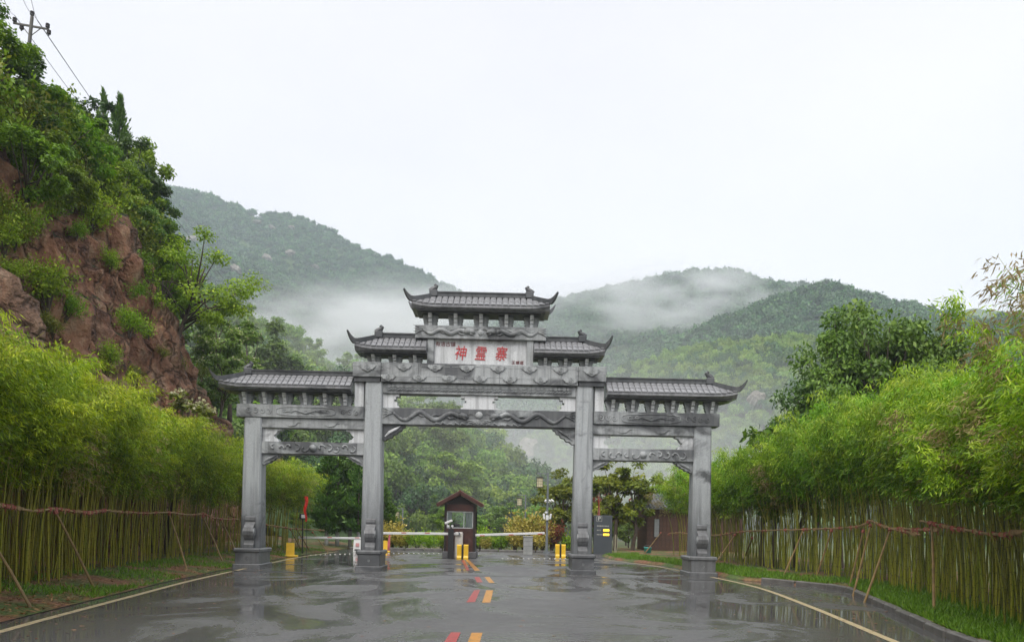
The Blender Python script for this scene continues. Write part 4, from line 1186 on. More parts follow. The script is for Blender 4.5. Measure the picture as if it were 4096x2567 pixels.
# ---- pale granite slabs breaking through the far forest
def ridge_hit(R, px, py, y0, y1):
    dx, dy = px*K-PCX, PCY-py*K
    X = (dx*CR-dy*SR)/F_PX; Zs = (dx*SR+dy*CR)/F_PX
    Yt = np.linspace(y0, y1, 1200); hh = R.h(X*Yt, Yt)
    k = np.argmax(hh > CAM_H + Zs*Yt)
    return Vector((X*Yt[k], Yt[k], hh[k])) if hh[k] > CAM_H + Zs*Yt[k] else None
def slab(seed, w, h):
    rr = np.random.default_rng(seed); mb = MB(); n = 14; rings = 4; vv = [(0, -1.2, 0)]
    for j in range(1, rings+1):
        t = j/rings
        for k in range(n):
            a = 2*math.pi*k/n; q = t*(0.65+0.5*rr.random())
            vv.append((w*q*math.cos(a), -1.2*(1-t*t)*(0.5+rr.random()) + 3*(j == rings), h*q*math.sin(a)))
    ff = [(0, 1+k, 1+(k+1) % n) for k in range(n)]
    for j in range(rings-1):
        for k in range(n): ff.append((1+j*n+k, 1+(j+1)*n+k, 1+(j+1)*n+(k+1) % n, 1+j*n+(k+1) % n))
    return mb.add(vv, ff).mesh('rock_slab', M['rock'])
for i, (R, px, py, w, h, y0, y1) in enumerate(((R_A, 455, 577, 9, 6, 300, 830), (R_A, 610, 535, 7, 2, 300, 830), (R_A, 645, 548, 6, 2, 300, 830), (R_A, 685, 608, 7, 4, 300, 830), (R_A, 635, 620, 7, 4, 300, 830),
        (R_A, 690, 548, 5, 2.5, 300, 830), (R_A, 745, 640, 6, 2, 300, 830), (R_A, 560, 650, 6, 4, 300, 830), (R_E, 1250, 1075, 5, 6, 110, 320), (R_E, 1780, 960, 3.5, 2.5, 110, 320))):
    h_ = ridge_hit(R, px, py, y0, y1)
    if h_ is None: continue
    o = link('rock_slab', slab(500+i, w, h), None, h_ + Vector((0, -5.0 if R is R_A else -3.0, 4.0 if R is R_A else 2.5)), (-0.55, random.uniform(-.3, .6), 0), (0.8, 0.8, 0.8))
    tag(o, 'pale bare rock slab on the hazy blue mountain' if R is R_A else 'bare brownish rock slab on the green slope behind the gate', 'rock', 'rock slabs on the far mountain' if R is R_A else 'rock slabs behind the gate')

# ================================================================== STONE GATE
GX, GY = -1.09, 24.0
gate = empty('memorial_gate', (GX, GY+0.28, 0), math.radians(0.8),
             'grey carved stone archway with four columns and five tiled roofs across the road', 'gateway')
CW = 0.56                                     # column width; column fronts lie at y = -0.28
IN_X, OUT_X = 3.28, 6.99

def scallop(w_top, w_bot, z0, z1, steps=4):
    """half outline of a bracket panel, scalloped, from the bottom up"""
    pts = [(w_bot/2, z0)]
    for i in range(steps):
        a, b = z0 + (z1-z0)*i/steps, z0 + (z1-z0)*(i+1)/steps
        t = (i+1)/steps
        w = w_bot/2 + (w_top-w_bot)/2*t**0.8
        wp = pts[-1][0]
        for k in range(1, 5):
            an = math.pi/2*k/4
            pts.append((wp + (w-wp)*math.sin(an)*1.0 + 0.012*math.sin(2*an), a + (b-a)*(1-math.cos(an))*0.85))
        pts.append((w - 0.008, b))
    return pts
def bracket_meshes(h, w_top, w_bot, d):
    half = scallop(w_top, w_bot, 0, h)
    prof = half + [(-x, z) for x, z in reversed(half)]
    panel = MB().prism(prof, 'y', -0.09, 0.09)
    arm = MB()
    p = [(0.0, 0.03), (-0.16, 0.03), (-0.17, h*0.30), (-0.21, h*0.36), (-0.22, h*0.58), (-0.28, h*0.66), (-0.30, h*0.84), (-0.38*d/0.9, h*0.92), (-0.40*d/0.9, h), (0.0, h)]
    arm.prism(p, 'x', -w_top*0.115, w_top*0.115)
    q = [(-a, b) for a, b in reversed(p)]
    arm.prism(q, 'x', -w_top*0.115, w_top*0.115)
    return panel.mesh('bracket', M['stone']), arm.mesh('bracket_arm', M['stone_light'])
def bracket(me, x, z):
    b = link('bracket', me[0], gate, (x, 0, z)); link('bracket_arm', me[1], b, (0, 0, 0.002))

def tile_mesh(w, length, rise, name='tile'):
    """one convex cover tile running down the slope; origin at the eave end, running to +y"""
    mb = MB(); n = 5; vv = []
    prof = [(-w/2, 0), (-w*0.46, w*0.10), (-w*0.25, w*0.15), (0, w*0.165), (w*0.25, w*0.15), (w*0.46, w*0.10), (w/2, 0)]
    segs = 3
    for s in range(segs):
        y0, y1 = length*s/segs, length*(s+1)/segs
        z0, z1 = rise*s/segs, rise*(s+1)/segs
        lift = 0.014
        b = []
        for (y, z, dz) in ((y0, z0, lift), (y1+0.02, z1+rise/segs*0.06, 0.0)):
            for (x, h) in prof: b.append((x, y, z+h+dz))
        m_ = len(prof)
        mb.add(b, [(i, i+1, m_+i+1, m_+i) for i in range(m_-1)] + [tuple(range(m_-1, -1, -1))])
    return mb.mesh(name, M['tile'])

def roof(xin, xf, xe, xt, z_e, z_r, hd, z_tip, both, tw=0.165, sx=1, fin_top=None, ridge_h=0.13):
    """one roof. xin: inner end, xf: finial, xe: eave corner, xt: horn tip (absolute x, to the +x side, mirrored by sx).
    both: the roof is symmetrical about x=0 and has two horned ends"""
    mb = MB()
    N_ = 26
    xs = [(-xe if both else xin) + (xe - (-xe if both else xin))*i/N_ for i in range(N_+1)]
    def lift(x):
        t = max(0, (abs(x) - (xe-0.75))/0.75); return 0.09*t*t
    vv = []
    for x in xs:
        xc = max(min(x, xf), -xf if both else xin)
        t = (abs(x)-xf)/(xe-xf) if abs(x) > xf else 0
        vv.append((x*sx, -hd, z_e+lift(x))); vv.append((xc*sx, 0, z_r)); vv.append((x*sx, hd, z_e+lift(x)))
        vv.append((x*sx, -hd, z_e-0.07+lift(x))); vv.append((x*sx, hd, z_e-0.07+lift(x)))
        vv.append((x*sx, -hd+0.1, z_e-0.11)); vv.append((x*sx, hd-0.1, z_e-0.11))
    ff = []
    for i in range(N_):
        a, b = i*7, (i+1)*7
        for (p, q) in ((0, 1), (1, 2), (3, 0), (2, 4), (5, 3), (4, 6), (6, 5)):
            f = (a+p, b+p, b+q, a+q); ff.append(f if sx > 0 else f[::-1])
    for e in ((0, N_*7) if True else ()):
        ff.append((e, e+1, e+2, e+4, e+6, e+5, e+3))
    mb.add(vv, ff)
    ro = mb.build('roof', M['tile'], gate)
    tag(ro, None)
    # stepped eave courses under the roof
    for k, (ins, zz, th) in enumerate(((0.13, -0.1305, 0.036), (0.26, -0.166, 0.034))):
        L0, L1 = (-xe+ins if both else xin+0.004), xe-ins
        MB().box(((L0+L1)/2*sx, 0, z_e+zz), (L1-L0, 2*(hd-ins), th)).build('eave_course', M['stone_dark'], ro)
    # cover tiles, front and back
    span0, span1 = (-xe+0.06 if both else xin+tw*0.5), xe-0.06
    n = int((span1-span0)/tw)
    step = (span1-span0)/n
    full = tile_mesh(tw*0.92, hd*0.985, z_r-z_e)
    for i in range(n+ (1 if not both else 1)):
        x = span0 + step*i
        if x > span1+0.001: break
        t = max(0, (abs(x)-xf)/(xe-xf))
        for s in (-1, 1):
            o = link('tile', full if t <= 0.001 else tile_mesh(tw*0.92, hd*(1-t)*0.97+0.02, (z_r-z_e-lift(x))*(1-t)), ro,
                     (x*sx, s*(hd+0.02), z_e+lift(x)+0.004), (0, 0, 0 if s < 0 else math.pi))
    # ridge
    a, b = (-xf if both else xin), xf
    MB().box(((a+b)/2*sx, 0, z_r+ridge_h/2-0.015), (b-a, 0.20, ridge_h)).box(((a+b)/2*sx, 0, z_r+ridge_h-0.005), (b-a, 0.26, 0.035)).build('ridge', M['stone_dark'], ro)
    # horned hips
    ends = (1, -1) if both else (1,)
    for e in ends:
        for s in (-1, 1):
            pts, hh = [], []
            for k in range(13):
                t = k/12
                if t < 0.62:
                    q = t/0.62
                    p = Vector((xf + (xe-xf)*q*0.99, s*hd*0.98*q, z_r + (z_e+0.10-z_r)*q*(1.12-0.12*q)))
                    h_ = 0.15
                else:
                    q = (t-0.62)/0.38
                    p = Vector((xe*0.99+xf*0.01 + (xt-xe)*(q**0.8), s*(hd*0.98+0.10*q), z_e+0.10 + (z_tip-z_e-0.10)*q**1.7))
                    h_ = 0.15*(1-q**1.3)+0.012
                pts.append(p); hh.append(h_)
            hb = MB(); vv = []
            for k, p in enumerate(pts):
                tdir = (pts[min(k+1, 12)]-pts[max(k-1, 0)]); nrm = Vector((-tdir.y, tdir.x, 0)).normalized()*0.055
                up = Vector((0, 0, 1)) if k < 9 else Vector((-0.45, 0, 0.9))
                for (u, w) in ((0, -1), (0, 1), (1, 1), (1, -1)):
                    q_ = p + nrm*w + up*(hh[k]*u) - Vector((0, 0, 0.02))
                    vv.append((q_.x*sx*e, q_.y, q_.z))
            ff = []
            for k in range(12):
                for j in range(4): ff.append((k*4+j, k*4+(j+1) % 4, k*4+4+(j+1) % 4, k*4+4+j))
            ff += [(0, 1, 2, 3), (51, 50, 49, 48)]
            hb.add(vv, ff).build('hip_horn', M['stone_dark'], ro)
        # finial: carved block with a curled beast-tail ornament
        X = xf*sx*e; sg = sx*e
        fb = MB().box((X, 0, z_r+0.085), (0.26, 0.30, 0.20), bev=0.02)
        ft = (fin_top - (z_r+0.17))
        curl = [(X+sg*0.10, z_r+0.16), (X+sg*0.02, z_r+0.17+ft*0.30), (X-sg*0.05, z_r+0.17+ft*0.55), (X-sg*0.09, z_r+0.17+ft*0.85), (X-sg*0.05, z_r+0.17+ft*0.98), (X-sg*0.01, z_r+0.17+ft*0.90)]
        fb.tube([(x, 0, z) for x, z in curl], [0.10, 0.095, 0.075, 0.06, 0.05, 0.035], 8)
        fb.build('finial', M['stone_dark'], ro)
    return ro

# columns, plinths and the drum stones in front of them
def drum_profile():
    return [(0.0, 0.0), (-0.46, 0.0), (-0.46, 0.10), (-0.40, 0.16), (-0.38, 0.24), (-0.44, 0.30), (-0.50, 0.40), (-0.52, 0.52), (-0.48, 0.64), (-0.40, 0.72),
            (-0.33, 0.74), (-0.31, 0.80), (-0.34, 0.86), (-0.33, 0.95), (-0.25, 1.02), (-0.19, 1.04), (-0.18, 1.12), (-0.20, 1.18), (-0.16, 1.24), (0.0, 1.26)]
drum = MB().prism(drum_profile(), 'x', -0.15, 0.15)
drum.prism([(-a, b) for a, b in reversed(drum_profile())], 'x', -0.15, 0.15)
dme = drum.mesh('drum_stone', M['plinth'])
for x, pw, top in ((-OUT_X, 0.74, 4.66), (-IN_X, 0.70, 5.83), (IN_X, 0.70, 5.83), (OUT_X, 0.78, 4.66)):
    mb = MB(); vv = []
    c = 0.045
    for z, w in ((0.60, CW+0.06), (top*0.5, CW+0.02), (top, CW-0.02)):
        h = w/2
        for (a, b) in ((-h+c, -h), (h-c, -h), (h, -h+c), (h, h-c), (h-c, h), (-h+c, h), (-h, h-c), (-h, -h+c)): vv.append((x+a, b, z))
    ff = [tuple(range(7, -1, -1)), tuple(range(16, 24))]
    for k in range(2):
        for j in range(8): ff.append((k*8+j, k*8+(j+1) % 8, k*8+8+(j+1) % 8, k*8+8+j))
    col_o = mb.add(vv, ff).build('column', M['stone_col'], gate)
    pl = MB().box((x, 0, 0.06), (pw+0.10, 1.30, 0.16), bev=0.02).box((x, 0, 0.31), (pw-0.02, 1.20, 0.40), bev=0.015).box((x, 0, 0.555), (pw+0.08, 1.28, 0.13), bev=0.035)
    po = pl.build('plinth', M['plinth'], gate)
    for s in (-1, 1):      # small boss on each face of the plinth
        MB().lathe((0, 0, 0), [(0.045, 0), (0.04, 0.02), (0.015, 0.032)], 8).build('boss', M['stone'], po, loc=(x, s*0.60, 0.31), rot=(s*-math.pi/2*-1, 0, 0))
    for s in (-1, 1):
        d = link('drum_stone', dme, gate, (x, s*0.285 if False else 0, 0.619))
        break
    # scroll bosses on the sides of the drum
    for s in (-1, 1):
        for sd in (-1, 1):
            dd = MB().cyl((sd*0.155, s*0.385, 0.50), 0.12, 0.03, 14, 'x').cyl((sd*0.172, s*0.385, 0.50), 0.06, 0.02, 10, 'x')
            dd.build('drum_boss', M['stone'], d)

# ---- carved relief motifs
def cloud_mesh():
    mb = MB()
    for (cx, cz, rr) in ((0, 0, 0.115), (-0.115, 0.02, 0.075), (0.115, 0.02, 0.075), (-0.19, 0.05, 0.045), (0.19, 0.05, 0.045)):
        mb.cyl((cx, -0.008 - rr*0.08, cz), rr, 0.05, 14, 'y')
    sp = []
    for k in range(15):
        a = k*0.62; q = 0.085 - 0.005*k
        sp.append((q*math.cos(a), -0.044, 0.005+q*math.sin(a)))
    mb.tube(sp, 0.013, 5)
    mb.box((-0.33, 0, 0.065), (0.24, 0.012, 0.012)).box((0.33, 0, 0.045), (0.26, 0.012, 0.012))
    return mb.mesh('cloud_relief', M['stone'])
def wave_mesh(n=10, w=0.27):
    mb = MB()
    for dx in (0.0, 0.07, 0.14):
        mb.tube([(dx, -0.010, -0.10), (dx+0.07, -0.020, -0.055), (dx+0.12, -0.018, -0.015)], [0.008, 0.018, 0.008], 5)
    for dx, q in ((0.05, 0.05), (0.15, 0.04), (0.22, 0.032)):
        mb.lathe((0, 0, 0), [(0.01, 0.0), (0.01, 0.001)], 4) if False else mb.cyl((dx, -0.016, 0.05-q*0.2), q, 0.03, 10, 'y', q*0.6)
    return mb.mesh('wave_relief', M['stone'])
cl_me, wv_me = cloud_mesh(), wave_mesh()
def relief(name, me, parent, loc, flip=1, s=1.0, mat=None): return link(name, me, parent, loc, None, (s*flip, s, s))
def dragon(parent, x0, x1, zc, y, amp, mat):
    """a dragon in low relief: body waves from tail at x0 to head at x1"""
    sg = 1 if x1 > x0 else -1; L = abs(x1-x0)
    mb = MB(); n = 44; pts, rad = [], []
    for k in range(n+1):
        t = k/n
        x = x0 + sg*L*(0.10 + 0.72*t)
        z = zc + amp*math.sin(t*4.2*math.pi + 2.4)*(0.9 - 0.25*t)
        pts.append((x, y-0.005, z)); rad.append(0.022 + 0.055*math.sin(min(1, t*1.35+0.12)*math.pi*0.62))
    mb.tube(pts, rad, 8, flat=0.62)
    for k in range(4, n-2, 2):          # dorsal fin
        p = Vector(pts[k]); q = Vector(pts[k+1]); d = (q-p).normalized(); nn = Vector((-d.z, 0, d.x))*sg
        mb.tube([p + nn*rad[k]*0.8, p + nn*(rad[k]+0.035) - d*0.02], [0.018, 0.004], 4)
    hx, hz = pts[-1][0], pts[-1][2]
    mb.tube([(hx-sg*.02, y-0.02, hz), (hx+sg*.10, y-.035, hz+.03), (hx+sg*.22, y-.03, hz+.01), (hx+sg*.30, y-.015, hz-.03)], [.07, .095, .07, .03], 8, flat=0.6)
    mb.tube([(hx+sg*.14, y-.03, hz-.05), (hx+sg*.26, y-.02, hz-.10)], [.035, .015], 6)           # jaw
    for dz in (0.05, 0.09): mb.tube([(hx+sg*.08, y-.03, hz+dz), (hx-sg*.06, y-.02, hz+dz+.05), (hx-sg*.18, y-.015, hz+dz+.03)], [.018, .015, .005], 5)   # horns
    mb.tube([(hx+sg*.24, y-.03, hz+.03), (hx+sg*.36, y-.02, hz+.10), (hx+sg*.46, y-.015, hz+.06)], [.012, .012, .006], 5)   # whisker
    tx, tz = pts[0][0], pts[0][2]
    for a in (-0.9, -0.35, 0.2, 0.75):          # tail plume
        mb.tube([(tx, y, tz), (tx-sg*.16, y-.012, tz+.09*a+.02), (tx-sg*.32, y-.008, tz+.20*a)], [.028, .022, .005], 5)
    for tt, dn in ((0.38, -1), (0.80, -1), (0.58, 1)):       # legs with claws
        p = Vector(pts[int(tt*n)]); e_ = p + Vector((sg*.14, 0, dn*.10)); f_ = e_ + Vector((sg*.12, -.004, dn*-.02))
        mb.tube([p, e_, f_], [.04, .032, .022], 6, flat=.6)
        for c in (-.05, 0, .05): mb.tube([f_, f_ + Vector((sg*.09, -.004, c))], [.013, .004], 4)
    return mb.build('dragon_relief', mat, parent, smooth=True)

# ---- main lintel over the middle bay
BD = 0.30            # half depth of beams
main = MB().box((0, 0, 6.125), (6.10, BD*2+0.10, 0.60), bev=0.012)
mo = main.build('main_lintel', M['stone'], gate)
for s in (-1, 1):
    MB().box((s*(3.052+0.435), 0, 6.195), (0.866, BD*2+0.14, 0.46), bev=0.012).build('lintel_end', M['stone'], mo)
    MB().box((s*(3.052+0.435), 0, 5.895), (0.80, BD*2+0.02, 0.136)).build('lintel_soffit', M['stone_dark'], mo)
for i in range(6):
    relief('cloud_relief', cl_me, mo, (-2.35+i*0.97, -BD-0.052, 6.28), 1 if i % 2 else -1, 0.98)
for i in range(7):
    relief('cloud_relief', cl_me, mo, (-2.82+i*0.94, -BD-0.052, 5.955), -1 if i % 2 else 1, 0.98)
for s in (-1, 1): relief('cloud_relief', cl_me, mo, (s*3.46, -BD-0.072, 6.24), s, 1.05)
for x in (-1.9, 0.62, 2.2): MB().box((x, -BD-0.0505, 6.125), (0.012, 0.006, 0.57)).build('block_joint', M['stone_dark'], mo)
# wave-carved beam
wb = MB().box((0, 0, 5.655), (6.0, 0.46, 0.33), bev=0.012).build('wave_beam', M['stone'], gate)
for i in range(21):
    relief('wave_relief', wv_me, wb, (-2.86+i*0.272, -0.225, 5.675), 1, 1.15)
# stepped pale blocks under it
def stepped(xc, half, z0, z1, both=True, sgn=1):
    h = (z1-z0)
    st = [(1.0, 0.0), (1.0, 0.14), (0.88, 0.14), (0.88, 0.42), (0.70, 0.42), (0.70, 0.60), (0.80, 0.60), (0.80, 0.80), (1.0, 0.80), (1.0, 1.0)]
    R = [(half*a, z0+h*b) for a, b in st]
    if both: prof = [(xc+a, b) for a, b in R] + [(xc-a, b) for a, b in reversed(R)]
    else: prof = [(xc+sgn*a, b) for a, b in R] + [(xc, z1), (xc, z0)]
    if not both and sgn < 0: prof = prof[::-1]
    return MB().prism(prof, 'y', -0.16, 0.16).build('stepped_block', M['stone_light'], gate)
stepped(0, 0.58, 5.05, 5.49)
stepped(-3.0, 0.50, 5.05, 5.49, False, 1); stepped(3.0, 0.50, 5.05, 5.49, False, -1)
# dragon beam
db = MB().box((0, 0, 4.79), (6.0, 0.50, 0.515), bev=0.012).build('dragon_beam', M['stone_stained'], gate)
dragon(db, -2.95, -0.12, 4.80, -0.262, 0.15, M['stone_stained']); dragon(db, 2.95, 0.12, 4.80, -0.262, 0.15, M['stone_stained'])
pearl = MB().lathe((0, 0, 0), [(0.115, 0), (0.11, 0.03), (0.07, 0.05), (0.02, 0.056)], 16)
pearl.build('pearl_relief', M['stone'], db, smooth=True, loc=(0, -0.245, 4.86), rot=(math.pi/2, 0, 0))
fl = MB()
for k in range(9):
    a = math.pi*(1.05+0.9*k/8); fl.tube([(0.0, -0.25, 4.72), (0.22*math.cos(a), -0.27, 4.72+0.13*math.sin(a)), (0.42*math.cos(a), -0.262, 4.70+0.17*math.sin(a))], [.02, .03, .008], 5)
fl.build('flame_relief', M['stone'], db)
wb2 = MB()
for k in range(14):
    x = -1.3+k*0.2
    wb2.tube([(x-.08, -.255, 4.545), (x-.03, -.275, 4.60+0.03*math.sin(k*2.3)), (x+.05, -.27, 4.575), (x+.1, -.255, 4.545)], [.015, .03, .022, .008], 5)
wb2.build('surf_relief', M['stone'], db)
# curly corner brackets
def corner(xc, zt, w, h, sgn, mat, relief_=False):
    prof = [(0, 0), (w, 0), (w*0.98, -h*0.14), (w*0.86, -h*0.20), (w*0.84, -h*0.36), (w*0.68, -h*0.42), (w*0.64, -h*0.58), (w*0.46, -h*0.64), (w*0.40, -h*0.82), (w*0.24, -h*0.84), (w*0.12, -h), (0, -h*0.98)]
    pr = [(xc+sgn*a, zt+b) for a, b in prof]
    if sgn > 0: pr = pr[::-1]
    o = MB().prism(pr, 'y', -0.14, 0.14).build('corner_bracket', mat, gate)
    mb = MB()
    mb.tube([(xc+sgn*w*.12, -.145, zt-h*.75), (xc+sgn*w*.3, -.16, zt-h*.5), (xc+sgn*w*.55, -.16, zt-h*.3), (xc+sgn*w*.8, -.15, zt-h*.08)], [.02, .05*w/.7, .05*w/.7, .015], 6)
    mb.build('scroll_relief', M['stone_light'] if relief_ else M['stone'], o)
corner(-3.0, 4.53, 0.70, 0.50, 1, M['stone_dark'], True); corner(3.0, 4.53, 0.70, 0.50, -1, M['stone'])

# ---- plaque stage
pb = MB().box((0, 0, 7.41), (4.06, 0.62, 0.40), bev=0.012).build('plaque_beam', M['stone'], gate)
dragon(pb, -1.95, -0.15, 7.42, -0.318, 0.075, M['stone']); dragon(pb, 1.95, 0.15, 7.42, -0.318, 0.075, M['stone'])
MB().lathe((0, 0, 0), [(0.10, 0), (0.09, 0.025), (0.03, 0.04)], 12).build('pearl_relief', M['stone'], pb, loc=(0, -0.308, 7.42), rot=(math.pi/2, 0, 0))
for s in (-1, 1): MB().box((s*1.545, 0, 6.818), (0.21, 0.50, 0.784), bev=0.012).build('plaque_post', M['stone'], gate)
plaque = MB().box((0, 0, 6.818), (2.876, 0.30, 0.784)).build('plaque', M['stone_panel'], gate)
def text_mesh(txt, size, mat, name, ext=0.008, off=0.0, shear=0.0):
    cu = bpy.data.curves.new(name, 'FONT'); cu.body = txt; cu.size = size; cu.extrude = ext; cu.offset = off; cu.shear = shear
    cu.align_x = 'CENTER'; cu.align_y = 'CENTER'; cu.resolution_u = 3
    o = bpy.data.objects.new(name, cu); COL.objects.link(o)
    bpy.context.view_layer.update()
    me = bpy.data.meshes.new_from_object(o.evaluated_get(bpy.context.evaluated_depsgraph_get()))
    bpy.data.objects.remove(o); bpy.data.curves.remove(cu)
    me.materials.clear(); me.materials.append(mat)
    return me
for x, ch in ((-0.49, '神'), (0.13, '霊'), (0.77, '寨')):
    link('character', text_mesh(ch, 0.44, M['red_ink'], 'character', 0.012, 0.0, 0.12), plaque, (x-0.13, -0.158, 6.77), (math.pi/2, 0.05, 0), (0.86, 1.08, 1))
for i, ch in enumerate('有洛古镇'):
    link('character', text_mesh(ch, 0.16, M['dark_ink'], 'character', 0.006, 0.0, 0.12), plaque, (-1.33+i*0.157, -0.156, 7.06), (math.pi/2, 0, 0))
for i, ch in enumerate('王鐸题'):
    link('character', text_mesh(ch, 0.12, M['dark_ink'], 'character', 0.006, 0.0, 0.12), plaque, (1.03+i*0.13, -0.156, 6.53), (math.pi/2, 0, 0))

# brackets and roofs
b_top = bracket_meshes(0.373, 0.48, 0.33, 0.75)
for i in range(5): bracket(b_top, (i-2)*0.79, 7.612)
roof(None, 1.50, 2.12, 2.36, 8.17, 8.58, 0.62, 8.62, True, fin_top=8.95, tw=0.18)
b_mid = bracket_meshes(0.238, 0.45, 0.30, 0.75)
for s in (-1, 1):
    for x in (2.03, 2.66, 3.32): bracket(b_mid, s*x, 6.427)
    roof(1.655, 3.18, 3.84, 4.06, 6.85, 7.25, 0.58, 7.33, False, sx=s, fin_top=7.62, tw=0.165)
b_side = bracket_meshes(0.362, 0.46, 0.26, 0.75)
for s in (-1, 1):
    for x in (7.28, 6.66, 6.04, 5.41, 4.79, 4.17): bracket(b_side, s*x, 5.063)
    roof(3.935, 7.22, 7.95, 8.22, 5.61, 6.02, 0.60, 6.07, False, sx=s, fin_top=6.40, tw=0.175)
    # side bay beams
    MB().box((s*3.74, 0, 5.445), (0.29, 0.34, 0.76), bev=0.012).build('short_post', M['stone_light'], gate)
    sb = MB().box((s*(3.565+7.49)/2, 0, 4.86), (7.49-3.565, 0.60, 0.40), bev=0.014).build('side_lintel', M['stone_stained'] if s > 0 else M['stone'], gate)
    # oval cartouche and scrolls on the lintel
    fr = MB(); cx = s*5.35; pts = []
    for k in range(29):
        a = 2*math.pi*k/28; ca, sa = math.cos(a), math.sin(a)
        pts.append((cx+0.92*math.copysign(abs(ca)**0.55, ca), -0.305, 4.86+0.135*math.copysign(abs(sa)**0.6, sa)))
    fr.tube(pts, 0.016, 5, cap=False)
    for k in range(7):
        x = cx-0.66+k*0.22
        spn = [(x+(.075-.006*j)*math.cos(j*.8+k), -.306, 4.86+(.075-.006*j)*math.sin(j*.8+k)) for j in range(10)]
        fr.tube(spn, .014, 5)
    fr.tube([(cx-.7, -.306, 4.82), (cx-.3, -.312, 4.89), (cx, -.312, 4.80), (cx+.3, -.312, 4.89), (cx+.7, -.306, 4.82)], [.01, .025, .03, .025, .01], 6)
    for e in (-1, 1):
        for k in range(4):
            x = cx+e*(1.15+k*0.2)
            if abs(x) > 7.4 or abs(x) < 3.66: continue
            spn = [(x+(.095-.008*j)*math.cos(j*.8*e+k), -.306, 4.86+(.10-.008*j)*math.sin(j*.8*e+k)) for j in range(11)]
            fr.tube(spn, .016, 5)
    fr.build('scroll_relief', M['stone'], sb)
    x0, x1 = IN_X+0.27, OUT_X-0.27
    pbm = MB().box((s*(x0+x1)/2, 0, 4.50), (x1-x0, 0.44, 0.30), bev=0.012).build('plain_beam', M['stone'], gate)
    for cx2 in (4.55, 5.75):
        kk = MB(); kk.tube([(s*cx2-.25, -.222, 4.47), (s*cx2-.1, -.23, 4.41), (s*cx2+.05, -.23, 4.44), (s*cx2+.15, -.23, 4.53), (s*cx2+.25, -.222, 4.50)], [.006, .02, .022, .02, .006], 5)
        kk.build('scroll_relief', M['stone'], pbm)
    for (xc, sg) in ((x0, 1), (x1, -1)):
        prof = [(0, 0), (0.50, 0), (0.48, 0.09), (0.40, 0.11), (0.34, 0.19), (0.42, 0.26), (0.46, 0.34), (0.58, 0.37), (0.58, 0.42), (0, 0.42)]
        pr = [(s*(xc+sg*a), 3.93+b) for a, b in prof]
        if s*sg < 0: pr = pr[::-1]
        MB().prism(pr, 'y', -0.13, 0.13).build('stepped_block', M['stone_light'], gate)
    rb = MB().box((s*(x0+x1)/2, 0, 3.74), (x1-x0, 0.46, 0.378), bev=0.012).build('relief_beam', M['stone_stained'], gate)
    lf = MB()
    for e in (-1, 1):
        MB().box((s*(x0+x1)/2+e*((x1-x0)/2-0.11), -0.232, 3.74), (0.20, 0.02, 0.36)).build('end_panel', M['stone'], rb)
        cx = s*(x0+x1)/2
        for k in range(5):
            bx = cx + e*(0.26+k*0.24)
            hr = random.uniform(0.7, 1.15); e2 = random.choice((-1, 1)); zo = random.uniform(-.03, .03)
            spn = [(bx+hr*(.14-.016*j)*math.cos(j*.62*e2+k*1.9), -.230-.002*j, 3.74+zo+hr*(.12-.010*j)*math.sin(j*.62*e2+k*1.9)) for j in range(7)]
            lf.tube(spn, [.02+.006*math.sin(j*1.3)+.012*(j > 2) for j in range(7)], 6)
    lf.cyl((s*(x0+x1)/2, -0.24, 3.74), 0.11, 0.05, 14, 'y')
    lf.build('lion_relief', M['stone'], rb, smooth=True)
    corner(s*x0, 3.55, 0.58, 0.34, s, M['stone']); corner(s*x1, 3.55, 0.58, 0.34, -s, M['stone'])

# ================================================================== OBJECTS
# ---- booth
bx0 = on_ground(1845, 2226); BXc, BY = bx0.x, 33.3
booth = empty('ticket_booth', (BXc, BY+0.75, 0), 0, 'dark brown ticket booth with gabled roof and curtained window on the traffic island', 'booth')
MB().box((0, 0, 0.14), (1.46, 1.62, 0.28), bev=0.02).build('base', M['booth_base'], booth)
W, D_ = 1.34, 1.46
fr = MB()
for sx_ in (-1, 1):
    for sy in (-1, 1): fr.box((sx_*(W/2-0.05), sy*(D_/2-0.05), 1.31), (0.10, 0.10, 2.06))
fr.build('frame', M['booth_dark'], booth)
lo = MB()
lo.box((0, -D_/2+0.04, 0.78), (W-0.2, 0.05, 1.0)).box((0, D_/2-0.04, 0.78), (W-0.2, 0.05, 1.0))
for s in (-1, 1): lo.box((s*(W/2-0.04), 0, 0.78), (0.05, D_-0.2, 1.0))
lo.build('wall', M['booth_wood'], booth)
hd_ = MB()
hd_.box((0, -D_/2+0.04, 2.17), (W-0.2, 0.07, 0.30)).box((0, D_/2-0.04, 2.17), (W-0.2, 0.07, 0.30))
for s in (-1, 1): hd_.box((s*(W/2-0.04), 0, 2.17), (0.07, D_-0.2, 0.30))
hd_.build('header', M['booth_wood'], booth)
gb = MB().prism([(-W/2, 2.325), (W/2, 2.325), (0, 2.70)], 'y', -D_/2+0.02, -D_/2+0.07).prism([(-W/2, 2.325), (W/2, 2.325), (0, 2.70)], 'y', D_/2-0.07, D_/2-0.02)
gb.build('gable', M['booth_dark'], booth)
win = MB()
for s in (-1, 1): win.box((s*(W/2-0.12), -D_/2+0.045, 1.65), (0.04, 0.05, 0.74))
win.box((0, -D_/2+0.045, 1.305), (W-0.2, 0.05, 0.04)).box((0, -D_/2+0.045, 2.0), (W-0.2, 0.05, 0.04)).box((0.17, -D_/2+0.045, 1.65), (0.03, 0.04, 0.66))
wo = win.build('window', plain('aluminium', (0.42, 0.45, 0.45), 0.4), booth)
MB().box((0, -D_/2+0.05, 1.65), (W-0.26, 0.006, 0.64)).build('pane', M['glass'], wo)
w2 = MB().box((0, D_/2-0.045, 1.65), (W-0.26, 0.006, 0.66)).build('pane', M['glass'], wo)
